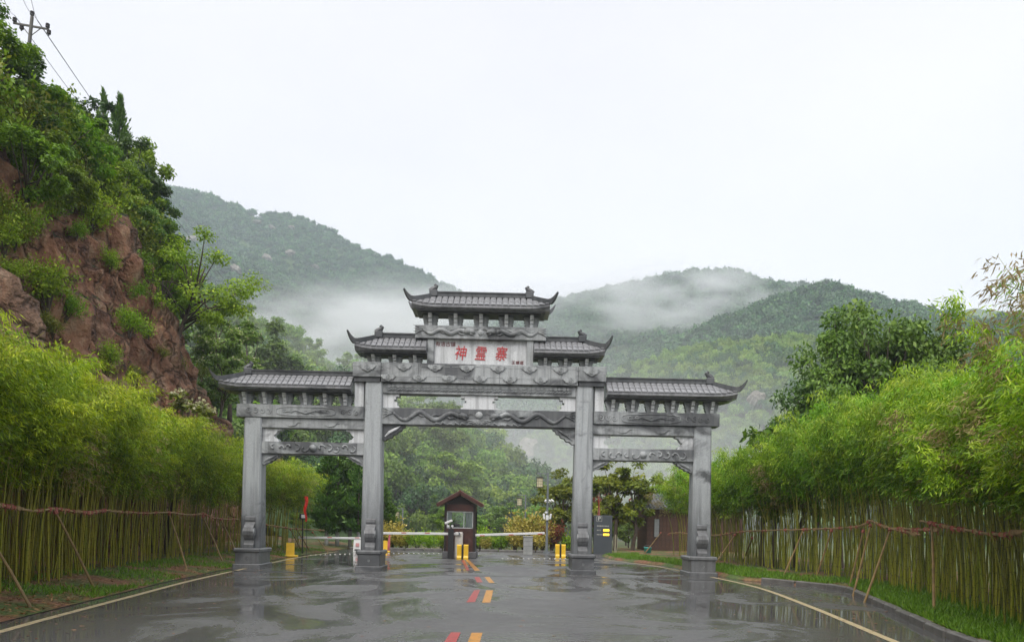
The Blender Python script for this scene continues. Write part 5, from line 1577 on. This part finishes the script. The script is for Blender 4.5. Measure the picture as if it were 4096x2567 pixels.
def curtain(x0, x1, z0, z1, y, gather):
    mb = MB(); vv = []; n = 28
    for k in range(n+1):
        t = k/n
        for zz, w_ in ((z1, 1.0), ((z0+z1)/2, 0.88), (z0, gather)):
            xx = x0 + (x1-x0)*t*w_ if gather <= 1 else x0+(x1-x0)*t
            vv.append((xx, y+0.022*math.sin(t*n*0.95), zz))
    ff = []
    for k in range(n):
        for j in range(2): ff.append((k*3+j, k*3+3+j, k*3+4+j, k*3+1+j))
    mb.add(vv, ff); return mb
curtain(0.53, 0.22, 1.33, 1.98, -D_/2+0.14, 0.98).build('curtain', M['curtain'], booth, smooth=True)
curtain(-0.54, -0.34, 1.55, 1.98, -D_/2+0.14, 0.9).build('curtain', M['curtain'], booth, smooth=True)
MB().box((-0.05, -D_/2+0.28, 1.33), (0.9, 0.4, 0.03)).box((-0.15, -D_/2+0.3, 1.42), (0.26, 0.05, 0.14)).build('desk', M['booth_dark'], booth)
rf = MB()
for s in (-1, 1):
    L = math.hypot(0.98, 0.55)
    rf.box((s*0.48, 0, 2.555), (L, D_+0.5, 0.075), ry=s*math.atan2(0.55, 0.98))
ro_ = rf.build('roof', M['roof_brown'], booth)
for s in (-1, 1):
    for k in range(9):
        MB().cyl((0, 0, 0), 0.035, math.hypot(0.98, 0.55)*0.98, 8, 'x').build('roof_tile', M['roof_brown'], ro_, loc=(s*0.485, -0.9+k*0.225, 2.60), rot=(0, s*math.atan2(0.55, 0.98), 0))
MB().cyl((0, 0, 2.86), 0.06, D_+0.5, 10, 'y').build('ridge_cap', M['roof_brown'], ro_)
MB().cyl((-0.24, -0.8, 2.80), 0.012, 0.16, 6).box((-0.24, -0.8, 2.9), (0.06, 0.05, 0.05)).build('aerial', M['black'], ro_)
bb = MB()
for s in (-1, 1): bb.box((s*0.49, -D_/2-0.262, 2.53), (math.hypot(0.98, 0.55)+0.02, 0.03, 0.15), ry=s*math.atan2(0.55, 0.98))
bb.build('barge_board', M['booth_wood'], ro_)

# ---- boom barriers
def barrier(name, p0, p1, label, housing=None, dirn=1):
    """p0: pivot end, p1: tip (world). arm with red reflectors"""
    p0, p1 = Vector(p0), Vector(p1)
    e = empty(name, (p0.x, p0.y, 0), 0, label, 'barrier', 'boom barriers of the checkpoint')
    L = (p1-p0).length; a = math.atan2(p1.z-p0.z, p1.x-p0.x)
    arm = MB().box((0, 0, 0), (L, 0.045, 0.105), bev=0.02).build('arm', M['white_metal'], e, loc=((p1.x-p0.x)/2, -0.22, (p0.z+p1.z)/2), rot=(0, -a, 0))
    n = max(3, int(L/0.83))
    for k in range(n):
        MB().box((-L/2+0.32+k*(L-0.5)/(n-1)*0.99, -0.0255, -0.028), (0.21, 0.006, 0.03)).build('reflector', M['red_paint'], arm)
    if housing:
        h = MB().box((0, 0, p0.z/2+0.02), (0.34, 0.30, p0.z+0.04), bev=0.02).box((0, 0, p0.z+0.055), (0.30, 0.26, 0.05), bev=0.02)
        ho = h.build('housing', housing, e)
        MB().box((0, -0.155, 0.30), (0.26, 0.012, 0.42)).build('service_door', M['white_metal'], ho)
        MB().cyl((0, -0.185, p0.z), 0.075, 0.075, 12, 'y').build('arm_hub', M['grey_metal'], ho)
    else:
        MB().box((0, 0, p0.z/2), (0.1, 0.1, p0.z)).cyl((0, -0.10, p0.z), 0.06, 0.2, 10, 'y').build('post', M['grey_metal'], e)
    return e
pa = at(1836, 2134, 32.9); pb_ = at(1505, 2131, 32.9)
barrier('boom_barrier', pa, pb_, 'white boom barrier pivoted on the pale cabinet before the booth window', plain('cream_cabinet', (0.60, 0.58, 0.54), 0.4))
pc = at(1900, 2139, 33.6); pd = at(2178, 2131, 33.6)
barrier('boom_barrier', pc, pd, 'white boom barrier reaching from the booth towards the lantern pole')
pe = at(1460, 2152, 36.0); pf = at(1197, 2148, 36.0)
barrier('boom_barrier', pe, pf, 'white boom barrier across the side lane beside the slanted terminal', plain('grey_cabinet', (0.35, 0.36, 0.36), 0.4))
# slanted white terminal
t_ = on_ground(1431, 2207)
term = empty('pay_terminal', (t_.x, t_.y, 0), 0, 'small white slanted pay terminal by the inner gate column', 'terminal')
MB().prism([(-0.17, 0.0), (0.15, 0.0), (0.15, 0.60), (-0.02, 0.60)], 'x', -0.20, 0.20).build('case', M['white_metal'], term)
MB().box((0, -0.115, 0.36), (0.17, 0.012, 0.17), rx=-0.245).build('red_mark', plain('pale_red_mark', (0.55, 0.25, 0.25), 0.5), term)
MB().box((0, -0.163, 0.12), (0.26, 0.012, 0.07), rx=-0.245).build('slot', M['black'], term)
# camera post before the booth
c_ = at(1803, 2210, 32.7)
cp = empty('camera_post', (c_.x, 32.6, 0), 0, 'black plate-reading camera post with white camera before the booth', 'camera')
MB().box((0, 0, 0.63), (0.24, 0.16, 1.26), bev=0.015).build('body', M['black'], cp)
MB().cyl((0, 0, 1.36), 0.03, 0.26, 8).build('neck', M['black'], cp)
MB().box((-0.10, -0.05, 1.55), (0.34, 0.14, 0.10), ry=-0.42, bev=0.02).build('camera', M['white_metal'], cp)
lmp = MB()
for x in (-0.11, 0.06): lmp.cyl((x, -0.10, 1.38), 0.05, 0.07, 10, 'y')
lmp.build('lamp', M['white_metal'], cp)

# ---- yellow twin separators
def separator(px, py, label):
    g = on_ground(px, py)
    e = empty('lane_separator', (g.x, g.y, 0), 0, label, 'bollard', 'yellow lane separators')
    for s in (-1, 1):
        MB().prism([(-0.16, 0), (0.14, 0), (0.12, 0.58), (0.06, 0.62), (-0.05, 0.62), (-0.09, 0.58), (-0.10, 0.16), (-0.16, 0.08)], 'x', s*0.14-0.095, s*0.14+0.095).build('upright', M['yellow'], e)
    MB().box((0, 0.01, 0.31), (0.085, 0.14, 0.60)).build('rubber_core', M['black'], e)
separator(1850, 2236, 'yellow twin lane separator standing right before the booth')
separator(2241, 2229, 'yellow twin lane separator beside the lantern pole')
def caution(px, py, label, pic):
    g = on_ground(px, py)
    e = empty('caution_board', (g.x, g.y, 0), 0.15, label, 'sign', 'yellow caution boards')
    MB().prism([(-0.13, 0.0), (0.13, 0.0), (0.03, 0.58), (-0.03, 0.58)], 'x', -0.16, 0.16).build('board', M['yellow'], e)
    MB().box((0.05, 0, 0.04), (0.5, 0.34, 0.08), bev=0.02).build('foot', M['yellow'], e)
    for z in (0.24, 0.40):
        MB().box((0, -0.095+z*0.17-0.0, z), (0.08, 0.012, 0.07), rx=-0.17).build('symbol', M['black'], e)
caution(1161, 2226, 'yellow caution board on the grass below the leaning props', 0)
caution(1536, 2208, 'yellow caution board with pink cloth behind the inner gate column', 1)
g = on_ground(1551, 2207)
pk = MB().prism([(-0.12, 0.12), (0.05, 0.05), (0.10, 0.5), (0.12, 0.95), (0.06, 0.96), (0.0, 0.55)], 'y', -0.01, 0.012).cyl((0.10, 0.0, 0.5), 0.012, 1.0, 6)
tag(pk.build('hanging_cloth', M['flag_pink'], loc=(g.x, g.y, 0)), 'pink cloth strip hanging beside the yellow caution board', 'cloth')

# ---- road studs: dotted line across the forecourt
studs = []
for i in range(27):
    px = 1240 + i*52 if i < 0 else 1243 + i*29.5
    if px > 2300: break
    y_ = 2219 if px < 1500 else 2214
    studs.append((px, y_ - (0.03*(px-1240) if px < 1500 else -0.006*(px-1500))))
sme = MB().lathe((0, 0, 0), [(0.036, 0), (0.034, 0.012), (0.02, 0.02)], 8).mesh('road_stud', plain('stud_white', (0.75, 0.74, 0.68), 0.4))
for px, py in [(1243+i*19.5, 2219-0.03*i*19.5) for i in range(11)] + [(1535+i*20, 2212+0.05*i) for i in range(13)] + [(2010+i*21, 2233) for i in range(13)]:
    g = on_ground(px, py)
    o = link('road_stud', sme, None, (g.x, g.y, 0.0)); tag(o, 'small white stud in the dotted line across the wet forecourt', 'road stud', 'road studs across the forecourt')

# ---- lantern poles
def lantern_pole(px, Y, ztop, s, label, side=-1, fittings=False):
    x = at(px, 2000, Y).x
    e = empty('lantern_pole', (x, Y, 0), 0, label, 'street lamp', 'square lantern lamps')
    MB().tube([(0, 0, 0), (0, 0, 0.5), (0, 0, ztop)], [0.075*s, 0.06*s, 0.045*s], 10).box((0, 0, 0.04), (0.3*s, 0.3*s, 0.08)).build('pole', M['grey_metal'], e)
    MB().box((side*0.24*s, 0, ztop-0.04), (0.52*s, 0.05, 0.05)).box((side*0.37*s, 0, ztop-0.14*s), (0.02, 0.02, 0.2*s)).build('arm', M['grey_metal'], e)
    zc = ztop - 0.45*s
    l = MB().box((side*0.37*s, 0, zc), (0.26*s, 0.26*s, 0.42*s)).build('lantern', M['lantern'], e)
    f = MB()
    for z in (zc+0.225*s, zc-0.225*s): f.box((side*0.37*s, 0, z), (0.34*s, 0.34*s, 0.03*s))
    for a in (-1, 1):
        for b in (-1, 1): f.box((side*0.37*s+a*0.135*s, b*0.135*s, zc), (0.018*s, 0.018*s, 0.42*s))
        f.box((side*0.37*s, -0.134*s, zc+a*0.07*s), (0.25*s, 0.008, 0.012*s)); f.box((side*0.37*s+a*0.05*s, -0.134*s, zc), (0.012*s, 0.008, 0.42*s))
    f.build('lantern_frame', M['booth_dark'], l)
    if fittings:
        c = MB()
        for dx in (-0.09, 0.10, 0.2): c.tube([(dx, -0.06, 2.78+0.03*abs(dx)*10), (dx*1.6, -0.20, 2.74)], [0.045, 0.04], 8)
        c.box((0.06, -0.03, 2.72), (0.36, 0.04, 0.04)); c.build('dome_camera', M['white_metal'], e)
        c2 = MB().box((-0.17, -0.05, 1.95), (0.10, 0.12, 0.30), ry=-0.15, bev=0.02).box((0.17, -0.05, 1.95), (0.10, 0.12, 0.30), ry=0.15, bev=0.02).box((0.0, -0.1, 1.88), (0.16, 0.12, 0.26), bev=0.02).box((-0.06, -0.06, 2.16), (0.14, 0.1, 0.1), bev=0.02)
        c2.build('camera_cluster', M['white_metal'], e)
lantern_pole(2190, 40.8, 4.25, 1.15, 'tall grey pole with square paper lantern and white cameras beside the forecourt', -1, True)
lantern_pole(2102, 62, 3.9, 1.3, 'grey pole with small square lantern behind the golden shrub', -1)
lantern_pole(1612, 60, 2.6, 1.25, 'low square lantern on a pole among trees beyond the middle barrier', -1)
# utility pole in the valley
def utility(loc, H, s, label, ar, tilt=0.0):
    e = empty('utility_pole', loc, ar, label, 'utility pole'); e.rotation_euler[1] = tilt
    MB().tube([(0, 0, -1), (0, 0, H)], [0.15*s, 0.09*s], 10).build('pole', M['utility'], e)
    MB().box((0, 0, H-0.55*s), (1.9*s, 0.09*s, 0.09*s)).build('crossarm', M['utility'], e)
    br = MB()
    for q in (-1, 1): br.tube([(q*0.55*s, 0, H-0.55*s), (0, 0, H-1.15*s)], 0.025*s, 5)
    br.build('brace', M['utility'], e)
    for (x, z) in ((-0.88, -0.36), (0.88, -0.36), (0.0, 0.18), (-0.48, -0.72), (0.98, -0.72)):
        MB().lathe((0, 0, 0), [(0.05*s, -0.2*s), (0.05*s, -0.12*s), (0.12*s, -0.1*s), (0.12*s, -0.02*s), (0.07*s, 0.0), (0.12*s, 0.03*s), (0.11*s, 0.1*s), (0.03*s, 0.14*s)], 8).build('insulator', M['insul'], e, loc=(x*s, -0.02, H+z*s))
    return e
p1 = at(1720, 1850, 108)
utility((p1.x, 108, 0), p1.z, 1.3, 'grey utility pole with a crossarm standing among the valley trees', 0.2)
p2 = at(100, 60, 40)
z2 = float(hill_h(p2.x-0.4, p2.y))
utility((p2.x-0.4, p2.y, z2), p2.z-z2, 0.9, 'dark utility pole with insulators on the hilltop above the cliff', 0.15, 0.075)
def cable(pts, label, sag):
    a, b = Vector(pts[0]), Vector(pts[1]); n = 24; q = []
    for k in range(n+1):
        t = k/n; p = a.lerp(b, t); p.z -= sag*4*t*(1-t); q.append(p)
    cu = MB().tube(q, 0.010 if a.y < 90 and b.y < 90 else 0.016, 5)
    tag(cu.build('power_cable', M['wire']), label, 'cable', 'cables of the hilltop pole')
far = at(1060, 1240, 190)
for k, (px, py) in enumerate(((58, 62), (142, 70), (158, 96))):
    a = at(px, py, 40)
    cable((a, far + Vector((k*1.3, 0, -k*1.4))), 'thin power cable running from the hilltop pole into the misty valley', 3.0)
    cable((a, at(-60 + k*70, -260, 22)), 'thin power cable rising from the hilltop pole towards the viewer', 0.5)
a = at(10, 90, 40); cable((at(0, 150, 33), at(0, 100, 40) + Vector((2.0, 6, -4))), 'slack stay cable beside the hilltop pole', 0.3)

# ---- parking sign board
sp_ = on_ground(2408, 2222)
sg_ = empty('parking_sign', (sp_.x+0.02, sp_.y, 0), 0, 'tall dark grey parking board with P symbol and lit amber digits', 'sign')
MB().box((0, 0, 1.02), (0.92, 0.14, 2.04), bev=0.01).build('board', M['sign_dark'], sg_)
MB().box((0, 0, 0.04), (1.0, 0.3, 0.08)).build('foot', M['booth_base'], sg_)
pf_ = MB()
for (x, z, w, h) in ((0, 0.13, 0.27, 0.012), (0, -0.13, 0.27, 0.012), (-0.13, 0, 0.012, 0.27), (0.13, 0, 0.012, 0.27)):
    pf_.box((-0.20+x, -0.073, 1.87+z), (w, 0.006, h))
pf_.build('symbol_frame', M['sign_white'], sg_)
link('symbol', text_mesh('P', 0.27, M['sign_white'], 'symbol', 0.002, 0.004), sg_, (-0.20, -0.0735, 1.87), (math.pi/2, 0, 0))
for i, ch in enumerate('神灵寨停车场余位'):
    link('character', text_mesh(ch, 0.075, M['sign_white'], 'character', 0.001, 0.001), sg_, (-0.28+i*0.078, -0.0735, 1.50), (math.pi/2, 0, 0))
for row, txt, z in ((0, '总车位', 1.29), (1, '剩余车位', 1.07)):
    for i, ch in enumerate(txt):
        link('character', text_mesh(ch, 0.065, M['sign_white'], 'character', 0.001, 0.001), sg_, (-0.28+i*0.068, -0.0735, z), (math.pi/2, 0, 0))
    lb_ = MB().box((0.16, -0.072, z), (0.30, 0.012, 0.16)).build('led_panel', M['led_back'], sg_)
    link('led_digits', text_mesh('0000' if row == 0 else '0000', 0.15, M['led'], 'led_digits', 0.002, 0.006), lb_, (0.16, -0.081, z), (math.pi/2, 0, 0))
# pennant behind it
fx = at(2394, 2040, 40.5)
fp = empty('pennant', (fx.x, 40.5, 0), 0, 'orange-red pennant hanging on a pole behind the dark parking board', 'flag')
MB().tube([(0.03, 0, 0), (0.03, 0, 3.3)], 0.018, 6).build('pole', M['grey_metal'], fp)
pv = MB(); vv = []
for k in range(9):
    t = k/8; w = 0.03 + 0.24*t
    for q in range(5): vv.append((0.04 - w*q/4*0.55 + w*0.22*t, 0.05*math.sin(q*1.9+t*5), 3.25 - 1.35*t))
pv.add(vv, [(k*5+q, k*5+q+1, k*5+q+6, k*5+q+5) for k in range(8) for q in range(4)]).build('cloth', M['flag_or'], fp)
# hose loop
hx = at(2462, 2160, 39.5)
tag(MB().tube([(hx.x-0.09, 39.5, 1.0), (hx.x-0.08, 39.5, 0.5), (hx.x-0.03, 39.48, 0.16), (hx.x+0.05, 39.48, 0.14), (hx.x+0.1, 39.5, 0.5), (hx.x+0.08, 39.5, 1.0)], 0.014, 6).box((hx.x, 39.53, 0.53), (0.06, 0.06, 1.1)).build('hose_post', plain('pale_hose', (0.4, 0.38, 0.28), 0.5)),
    'pale hose looped over a short post beside the parking board', 'hose')

# ---- concrete block, flood light and red streamer
g = on_ground(2112, 2219)
cb = MB().box((0, 0, 0.44), (0.46, 0.4, 0.88), bev=0.012)
cbo = cb.build('concrete_pillar', M['concrete'], loc=(g.x, g.y+0.6, 0)); tag(cbo, 'pale square concrete pillar beyond the kerb by the golden shrubs', 'pillar')
MB().box((0, 0, 0.9), (0.52, 0.46, 0.05), bev=0.012).build('cap', M['concrete'], cbo)
for k in range(3): MB().box((0, -0.202, 0.2+k*0.24), (0.44, 0.006, 0.012)).build('joint', M['kerb'], cbo)
fl_ = at(1211, 2064, 34)
fe = empty('flood_light', (fl_.x, 34, 0), 0.2, 'square flood light on a black post in front of the bamboo', 'lamp')
MB().tube([(0, 0.1, 0), (0, 0.1, fl_.z)], 0.03, 6).build('post', M['black'], fe)
hd2 = MB().box((0, 0, fl_.z), (0.28, 0.12, 0.24), bev=0.02).build('housing', M['black'], fe)
MB().box((0.03, -0.066, fl_.z), (0.17, 0.012, 0.15)).build('lens', M['white_metal'], hd2)
st = at(1222, 2040, 33.8)
sv = MB(); vv = []
for k in range(13):
    t = k/12; w = 0.16*(1-0.5*t)
    for q in range(4): vv.append((w*(q/3-0.5) + 0.03*math.sin(t*9), 0.03*math.sin(q*2+t*8), 2.55-1.1*t))
sv.add(vv, [(k*4+q, k*4+q+1, k*4+q+5, k*4+q+4) for k in range(12) for q in range(3)])
se = empty('red_streamer', (st.x+0.02, 33.75, 0), 0, 'bright red streamer hanging on a thin rod beside the flood light', 'flag')
sv.build('cloth', M['flag'], se)
MB().tube([(0.05, 0.06, 0), (0.05, 0.06, 2.6)], 0.012, 5).build('rod', M['black'], se)

# ---- hut
h0 = at(2585, 2210, 43.5)
hut = empty('timber_hut', (h0.x, 43.5, 0), 0, 'brown timber hut with grey tiled roof behind the green bamboo', 'hut')
HW, HD, HH = 5.4, 3.2, 2.55
wl_ = MB().box((HW/2, HD/2, HH/2), (HW, HD, HH)).build('wall', M['booth_dark'], hut)
pm = MB().box((0, 0, 0), (0.2, 0.03, HH-0.1)).mesh('plank', M['hut_wood'])
for k in range(int(HW/0.215)): link('plank', pm, wl_, (0.12+k*0.215, -0.02, HH/2), (0, random.uniform(-.004, .004), 0))
for k in range(int(HD/0.215)): link('plank', pm, wl_, (-0.02, 0.12+k*0.215, HH/2), (0, 0, math.pi/2))
wn_ = MB().box((0.55, -0.05, 1.45), (0.34, 0.03, 1.1)).build('window', M['booth_dark'], hut)
MB().box((0.55, -0.068, 1.45), (0.26, 0.008, 1.0)).build('pane', plain('dull_glass', (0.25, 0.27, 0.28), 0.15), wn_)
rfm = MB().prism([(-0.45, HH-0.06), (HD/2, HH+0.75), (HD+0.45, HH-0.06), (HD+0.45, HH+0.02), (HD/2, HH+0.85), (-0.45, HH+0.02)], 'x', -0.35, HW+0.35).build('roof', M['hut_roof'], hut)
tl = math.hypot(HD/2+0.45, 0.82)
tme = MB().cyl((0, 0, 0), 0.06, tl, 8, 'y').mesh('tile_row', M['hut_roof'])
for k in range(31):
    link('tile_row', tme, rfm, (-0.28+k*0.198, (HD/2-0.45)/2-0.0, HH+0.455), (math.atan2(0.83, HD/2+0.45), 0, 0))
# bucket
bk = on_ground(2590, 2226)
bo = MB().lathe((0, 0, 0), [(0.15, 0), (0.19, 0.32), (0.205, 0.33), (0.205, 0.36), (0.175, 0.36), (0.14, 0.03)], 16).build('bucket', M['teal'], loc=(bk.x, bk.y, 0.12), smooth=True)
tag(bo, 'turquoise plastic bucket on the grass beside the hut corner', 'bucket')
MB().tube([(0.2*math.cos(a), 0.02, 0.34+0.13*math.sin(a)) for a in np.linspace(0, math.pi, 9)], 0.008, 5).build('handle', M['grey_metal'], bo)

# ---- bamboo rails lashed along the rows, with leaning props
def on_row(px, py, row, off, sgn):
    """point of the vertical plane through the row (shifted towards the road) seen at a photo pixel"""
    dx, dy = px-PCX, PCY-py
    X = (dx*CR-dy*SR)/F_PX; Zs = (dx*SR+dy*CR)/F_PX
    Yt = np.linspace(5, 45, 4000)
    xr = np.interp(Yt, [p[1] for p in row], [p[0] for p in row]) - sgn*off
    k = int(np.argmin(np.abs(X*Yt - xr)))
    return Vector((X*Yt[k], Yt[k], CAM_H + Zs*Yt[k]))
def rail(name, poles, props, row, sgn, label, zf, ties=True, extra=None):
    P = [[on_row(x, y, row, 0.28, sgn) for x, y in pl_] for pl_ in poles]
    base = P[0][0]
    e = empty(name, (base.x, base.y, 0), 0, label, 'rail')
    O = Vector((base.x, base.y, 0))
    rr = random.Random(len(props))
    for pl_ in P:
        q = smooth_path(pl_, 5)
        q = [v - O + Vector((0, 0, rr.uniform(-.008, .008))) for v in q]
        MB().tube(q, [0.020 + 0.005*rr.random() for _ in q], 7).build('pole', M['pole_wood'], e)
        # lashings: where the rail is tied to the canes
        for k in range(1, len(q)-1):
            for j in range(2):
                if rr.random() < 0.72:
                    t = q[k].lerp(q[k+1], rr.random())
                    r_ = rr.uniform(0.034, 0.05)
                    tb = MB().tube([t + Vector((-0.02, 0, 0)), t + Vector((0.025, 0.01, 0))], [r_, r_*0.9], 6)
                    tb.tube([t, t + Vector((rr.uniform(-.05, .05), -0.02, -rr.uniform(.04, .11)))], [0.014, 0.005], 4)
                    tb.build('lashing', M['tie'] if rr.random() < 0.55 else M['pole_wood'], e)
    for (tx, ty, fx_, fy_) in props:
        top = on_row(tx, ty, row, 0.30, sgn)
        f0 = on_ground(fx_, fy_, 0.12)
        # the foot stands towards the road, near the same distance
        f = f0
        for _ in range(3): f = on_ground(fx_, fy_, float(zf(f.x, f.y)) if abs(f.x) < 14 else 0.1)
        if abs(f.y-top.y) > 2.2:
            f = Vector((top.x - sgn*0.9, top.y - 0.6, 0)); f.z = float(zf(f.x, f.y))
        d = (top-f).normalized()
        MB().tube([f - O - d*0.12, f.lerp(top, 0.5) - O + Vector((0.01, 0, 0.01)), top - O + d*0.06], [0.026, 0.024, 0.020], 7).build('prop', M['prop_wood'], e)
        MB().tube([top - O - d*0.05, top - O + d*0.03], [0.045, 0.04], 7).build('lashing', M['tie'], e)
    return e
def z7(x, y): return (x*0.5734, 1700 + y*0.5734)         # crop of the lower left corner
L1 = [z7(-150, 540), z7(0, 558), z7(100, 572), z7(220, 595), z7(390, 585), z7(520, 600), z7(630, 608), z7(730, 595), z7(870, 605), z7(1040, 612), z7(1180, 606), z7(1330, 625), z7(1420, 618), z7(1500, 648), z7(1660, 655)]
L2 = [(1030, 2090), (1090, 2102), (1180, 2113), (1230, 2116), (1297, 2120)]
rail('bamboo_rail', [L1, L2], [(*z7(-60, 800), *z7(212, 1270)), (*z7(385, 600), *z7(655, 1135)), (*z7(1180, 618), *z7(1302, 1000)), (*z7(1415, 635), *z7(1490, 880)), (*z7(1540, 655), *z7(1635, 870)),
     (1039, 2124, 1088, 2212), (1161, 2115, 1209, 2209), (1185, 2113, 1237, 2200), (1250, 2128, 1280, 2190)], ROW_L, -1,
     'rough pole rail lashed along the bamboo under the cliff, with leaning props', vz_left)
def z1(x, y): return (2800 + x*0.5371, 1800 + y*0.5371)  # crop of the lower right corner
Ra = [z1(-240, 628), (2700, 2130), z1(105, 632), z1(250, 612), z1(400, 600), z1(740, 590), z1(1000, 582), z1(1180, 565), z1(1262, 530)]
Rb = [z1(1255, 518), z1(1400, 575), z1(1640, 628)]
Rc = [z1(1440, 582), z1(1640, 590), z1(1775, 592)]
rail('bamboo_rail', [Ra, Rb, Rc], [(2643, 2130, 2604, 2224), (*z1(260, 630), *z1(175, 800)), (*z1(390, 650), *z1(310, 850)), (*z1(770, 590), *z1(620, 940)), (*z1(980, 595), *z1(850, 990)), (*z1(1215, 600), *z1(1115, 1000)),
     (*z1(1268, 560), *z1(1140, 1080)), (*z1(1415, 590), *z1(1225, 1130))], ROW_R, 1, 'rough pole rail lashed along the green bamboo, with several leaning props', vz_right)
Rd = [z1(1640, 525), z1(1800, 560), z1(1960, 590), z1(2230, 628), z1(2413, 600), z1(2600, 590)]
rail('bamboo_rail', [Rd], [(*z1(1725, 545), *z1(1742, 1200))], ROW_R, 1, 'short pole rail with frayed red tape and one upright post on the green bamboo', vz_right)

# ================================================================== AIR
hz = MB().box((0, 420, 186), (1760, 1240, 380)).build('haze', M['glass'])
hz.data.materials.clear()
m, nt, p = new_mat('haze_air')
nt.nodes.remove(p)
vol = nt.nodes.new('ShaderNodeVolumePrincipled')
vol.inputs['Color'].default_value = (0.80, 0.91, 1.0, 1); vol.inputs['Density'].default_value = HAZE_D
vol.inputs['Anisotropy'].default_value = 0.0
nt.links.new(vol.outputs[0], nt.nodes['Material Output'].inputs['Volume'])
hz.data.materials.append(m)
tag(hz, 'pale damp haze filling the whole valley', 'haze', None, 'stuff')
def mist(loc, dims, rz, dens, seed, label, lo=0.44, hi=0.62):
    """a drifting bank of low cloud: closed lump with uneven density"""
    mb = MB(); n, m2 = 20, 12; vv = [(0, 0, 1.0)]
    for j in range(1, m2):
        th = math.pi*j/m2
        for k in range(n):
            ph = 2*math.pi*k/n; vv.append((math.sin(th)*math.cos(ph), math.sin(th)*math.sin(ph), math.cos(th)))
    vv.append((0, 0, -1.0)); ff = []
    for k in range(n): ff.append((0, 1+k, 1+(k+1) % n)); ff.append((len(vv)-1, 1+(m2-2)*n+(k+1) % n, 1+(m2-2)*n+k))
    for j in range(m2-2):
        for k in range(n): ff.append((1+j*n+k, 1+(j+1)*n+k, 1+(j+1)*n+(k+1) % n, 1+j*n+(k+1) % n))
    mb.add(vv, ff)
    m, nt, p = new_mat('mist_bank'); nt.nodes.remove(p)
    vol = nt.nodes.new('ShaderNodeVolumePrincipled'); vol.inputs['Color'].default_value = (0.97, 0.985, 1, 1)
    t = nt.nodes.new('ShaderNodeTexCoord'); ln = nt.nodes.new('ShaderNodeVectorMath'); ln.operation = 'LENGTH'
    nt.links.new(t.outputs['Object'], ln.inputs[0])
    fall = nt.nodes.new('ShaderNodeMapRange'); fall.interpolation_type = 'SMOOTHSTEP'
    fall.inputs[1].default_value = 1.0; fall.inputs[2].default_value = 0.15; fall.inputs[3].default_value = 0; fall.inputs[4].default_value = 1
    nt.links.new(ln.outputs['Value'], fall.inputs[0])
    nn = nt.nodes.new('ShaderNodeTexNoise'); nn.inputs['Scale'].default_value = 1.7; nn.inputs['Detail'].default_value = 3
    mpn = nt.nodes.new('ShaderNodeMapping'); mpn.inputs['Location'].default_value = (seed, seed*2, 0); mpn.inputs['Scale'].default_value = (1.3, 0.8, 1.0)
    nt.links.new(t.outputs['Object'], mpn.inputs[0]); nt.links.new(mpn.outputs[0], nn.inputs[0])
    nr = nt.nodes.new('ShaderNodeMapRange'); nr.inputs[1].default_value = lo; nr.inputs[2].default_value = hi; nr.inputs[3].default_value = 0; nr.inputs[4].default_value = dens
    nt.links.new(nn.outputs[0], nr.inputs[0])
    mu = nt.nodes.new('ShaderNodeMath'); mu.operation = 'MULTIPLY'
    nt.links.new(fall.outputs[0], mu.inputs[0]); nt.links.new(nr.outputs[0], mu.inputs[1]); nt.links.new(mu.outputs[0], vol.inputs['Density'])
    nt.links.new(vol.outputs[0], nt.nodes['Material Output'].inputs['Volume'])
    o = mb.build('mist', m, None, loc=loc, rot=(0, 0, rz), scale=dims)
    tag(o, label, 'mist', None, 'stuff')
if MIST:
    mist(Vector((-14, 112, 6)), (95, 72, 27), 0.0, 0.014, 1.7, 'thin low haze hanging among the valley trees behind the gate', 0.1, 0.5)
    mist(at2(790, 800, 400), (130, 50, 34), -0.35, 0.045, 3.1, 'white mist drifting in the valley before the tall mountain')
    mist(at2(1000, 745, 430), (90, 45, 26), 0.0, 0.045, 6.1, 'mist bank in the valley right behind the gate roofs')
    mist(at2(1480, 715, 440), (110, 40, 28), 0.2, 0.04, 8.7, 'mist wisp lying across the far wooded ridge')
    mist(at2(1660, 690, 470), (80, 40, 26), 0.2, 0.04, 5.3, 'small mist wisp rising below the ridge top')
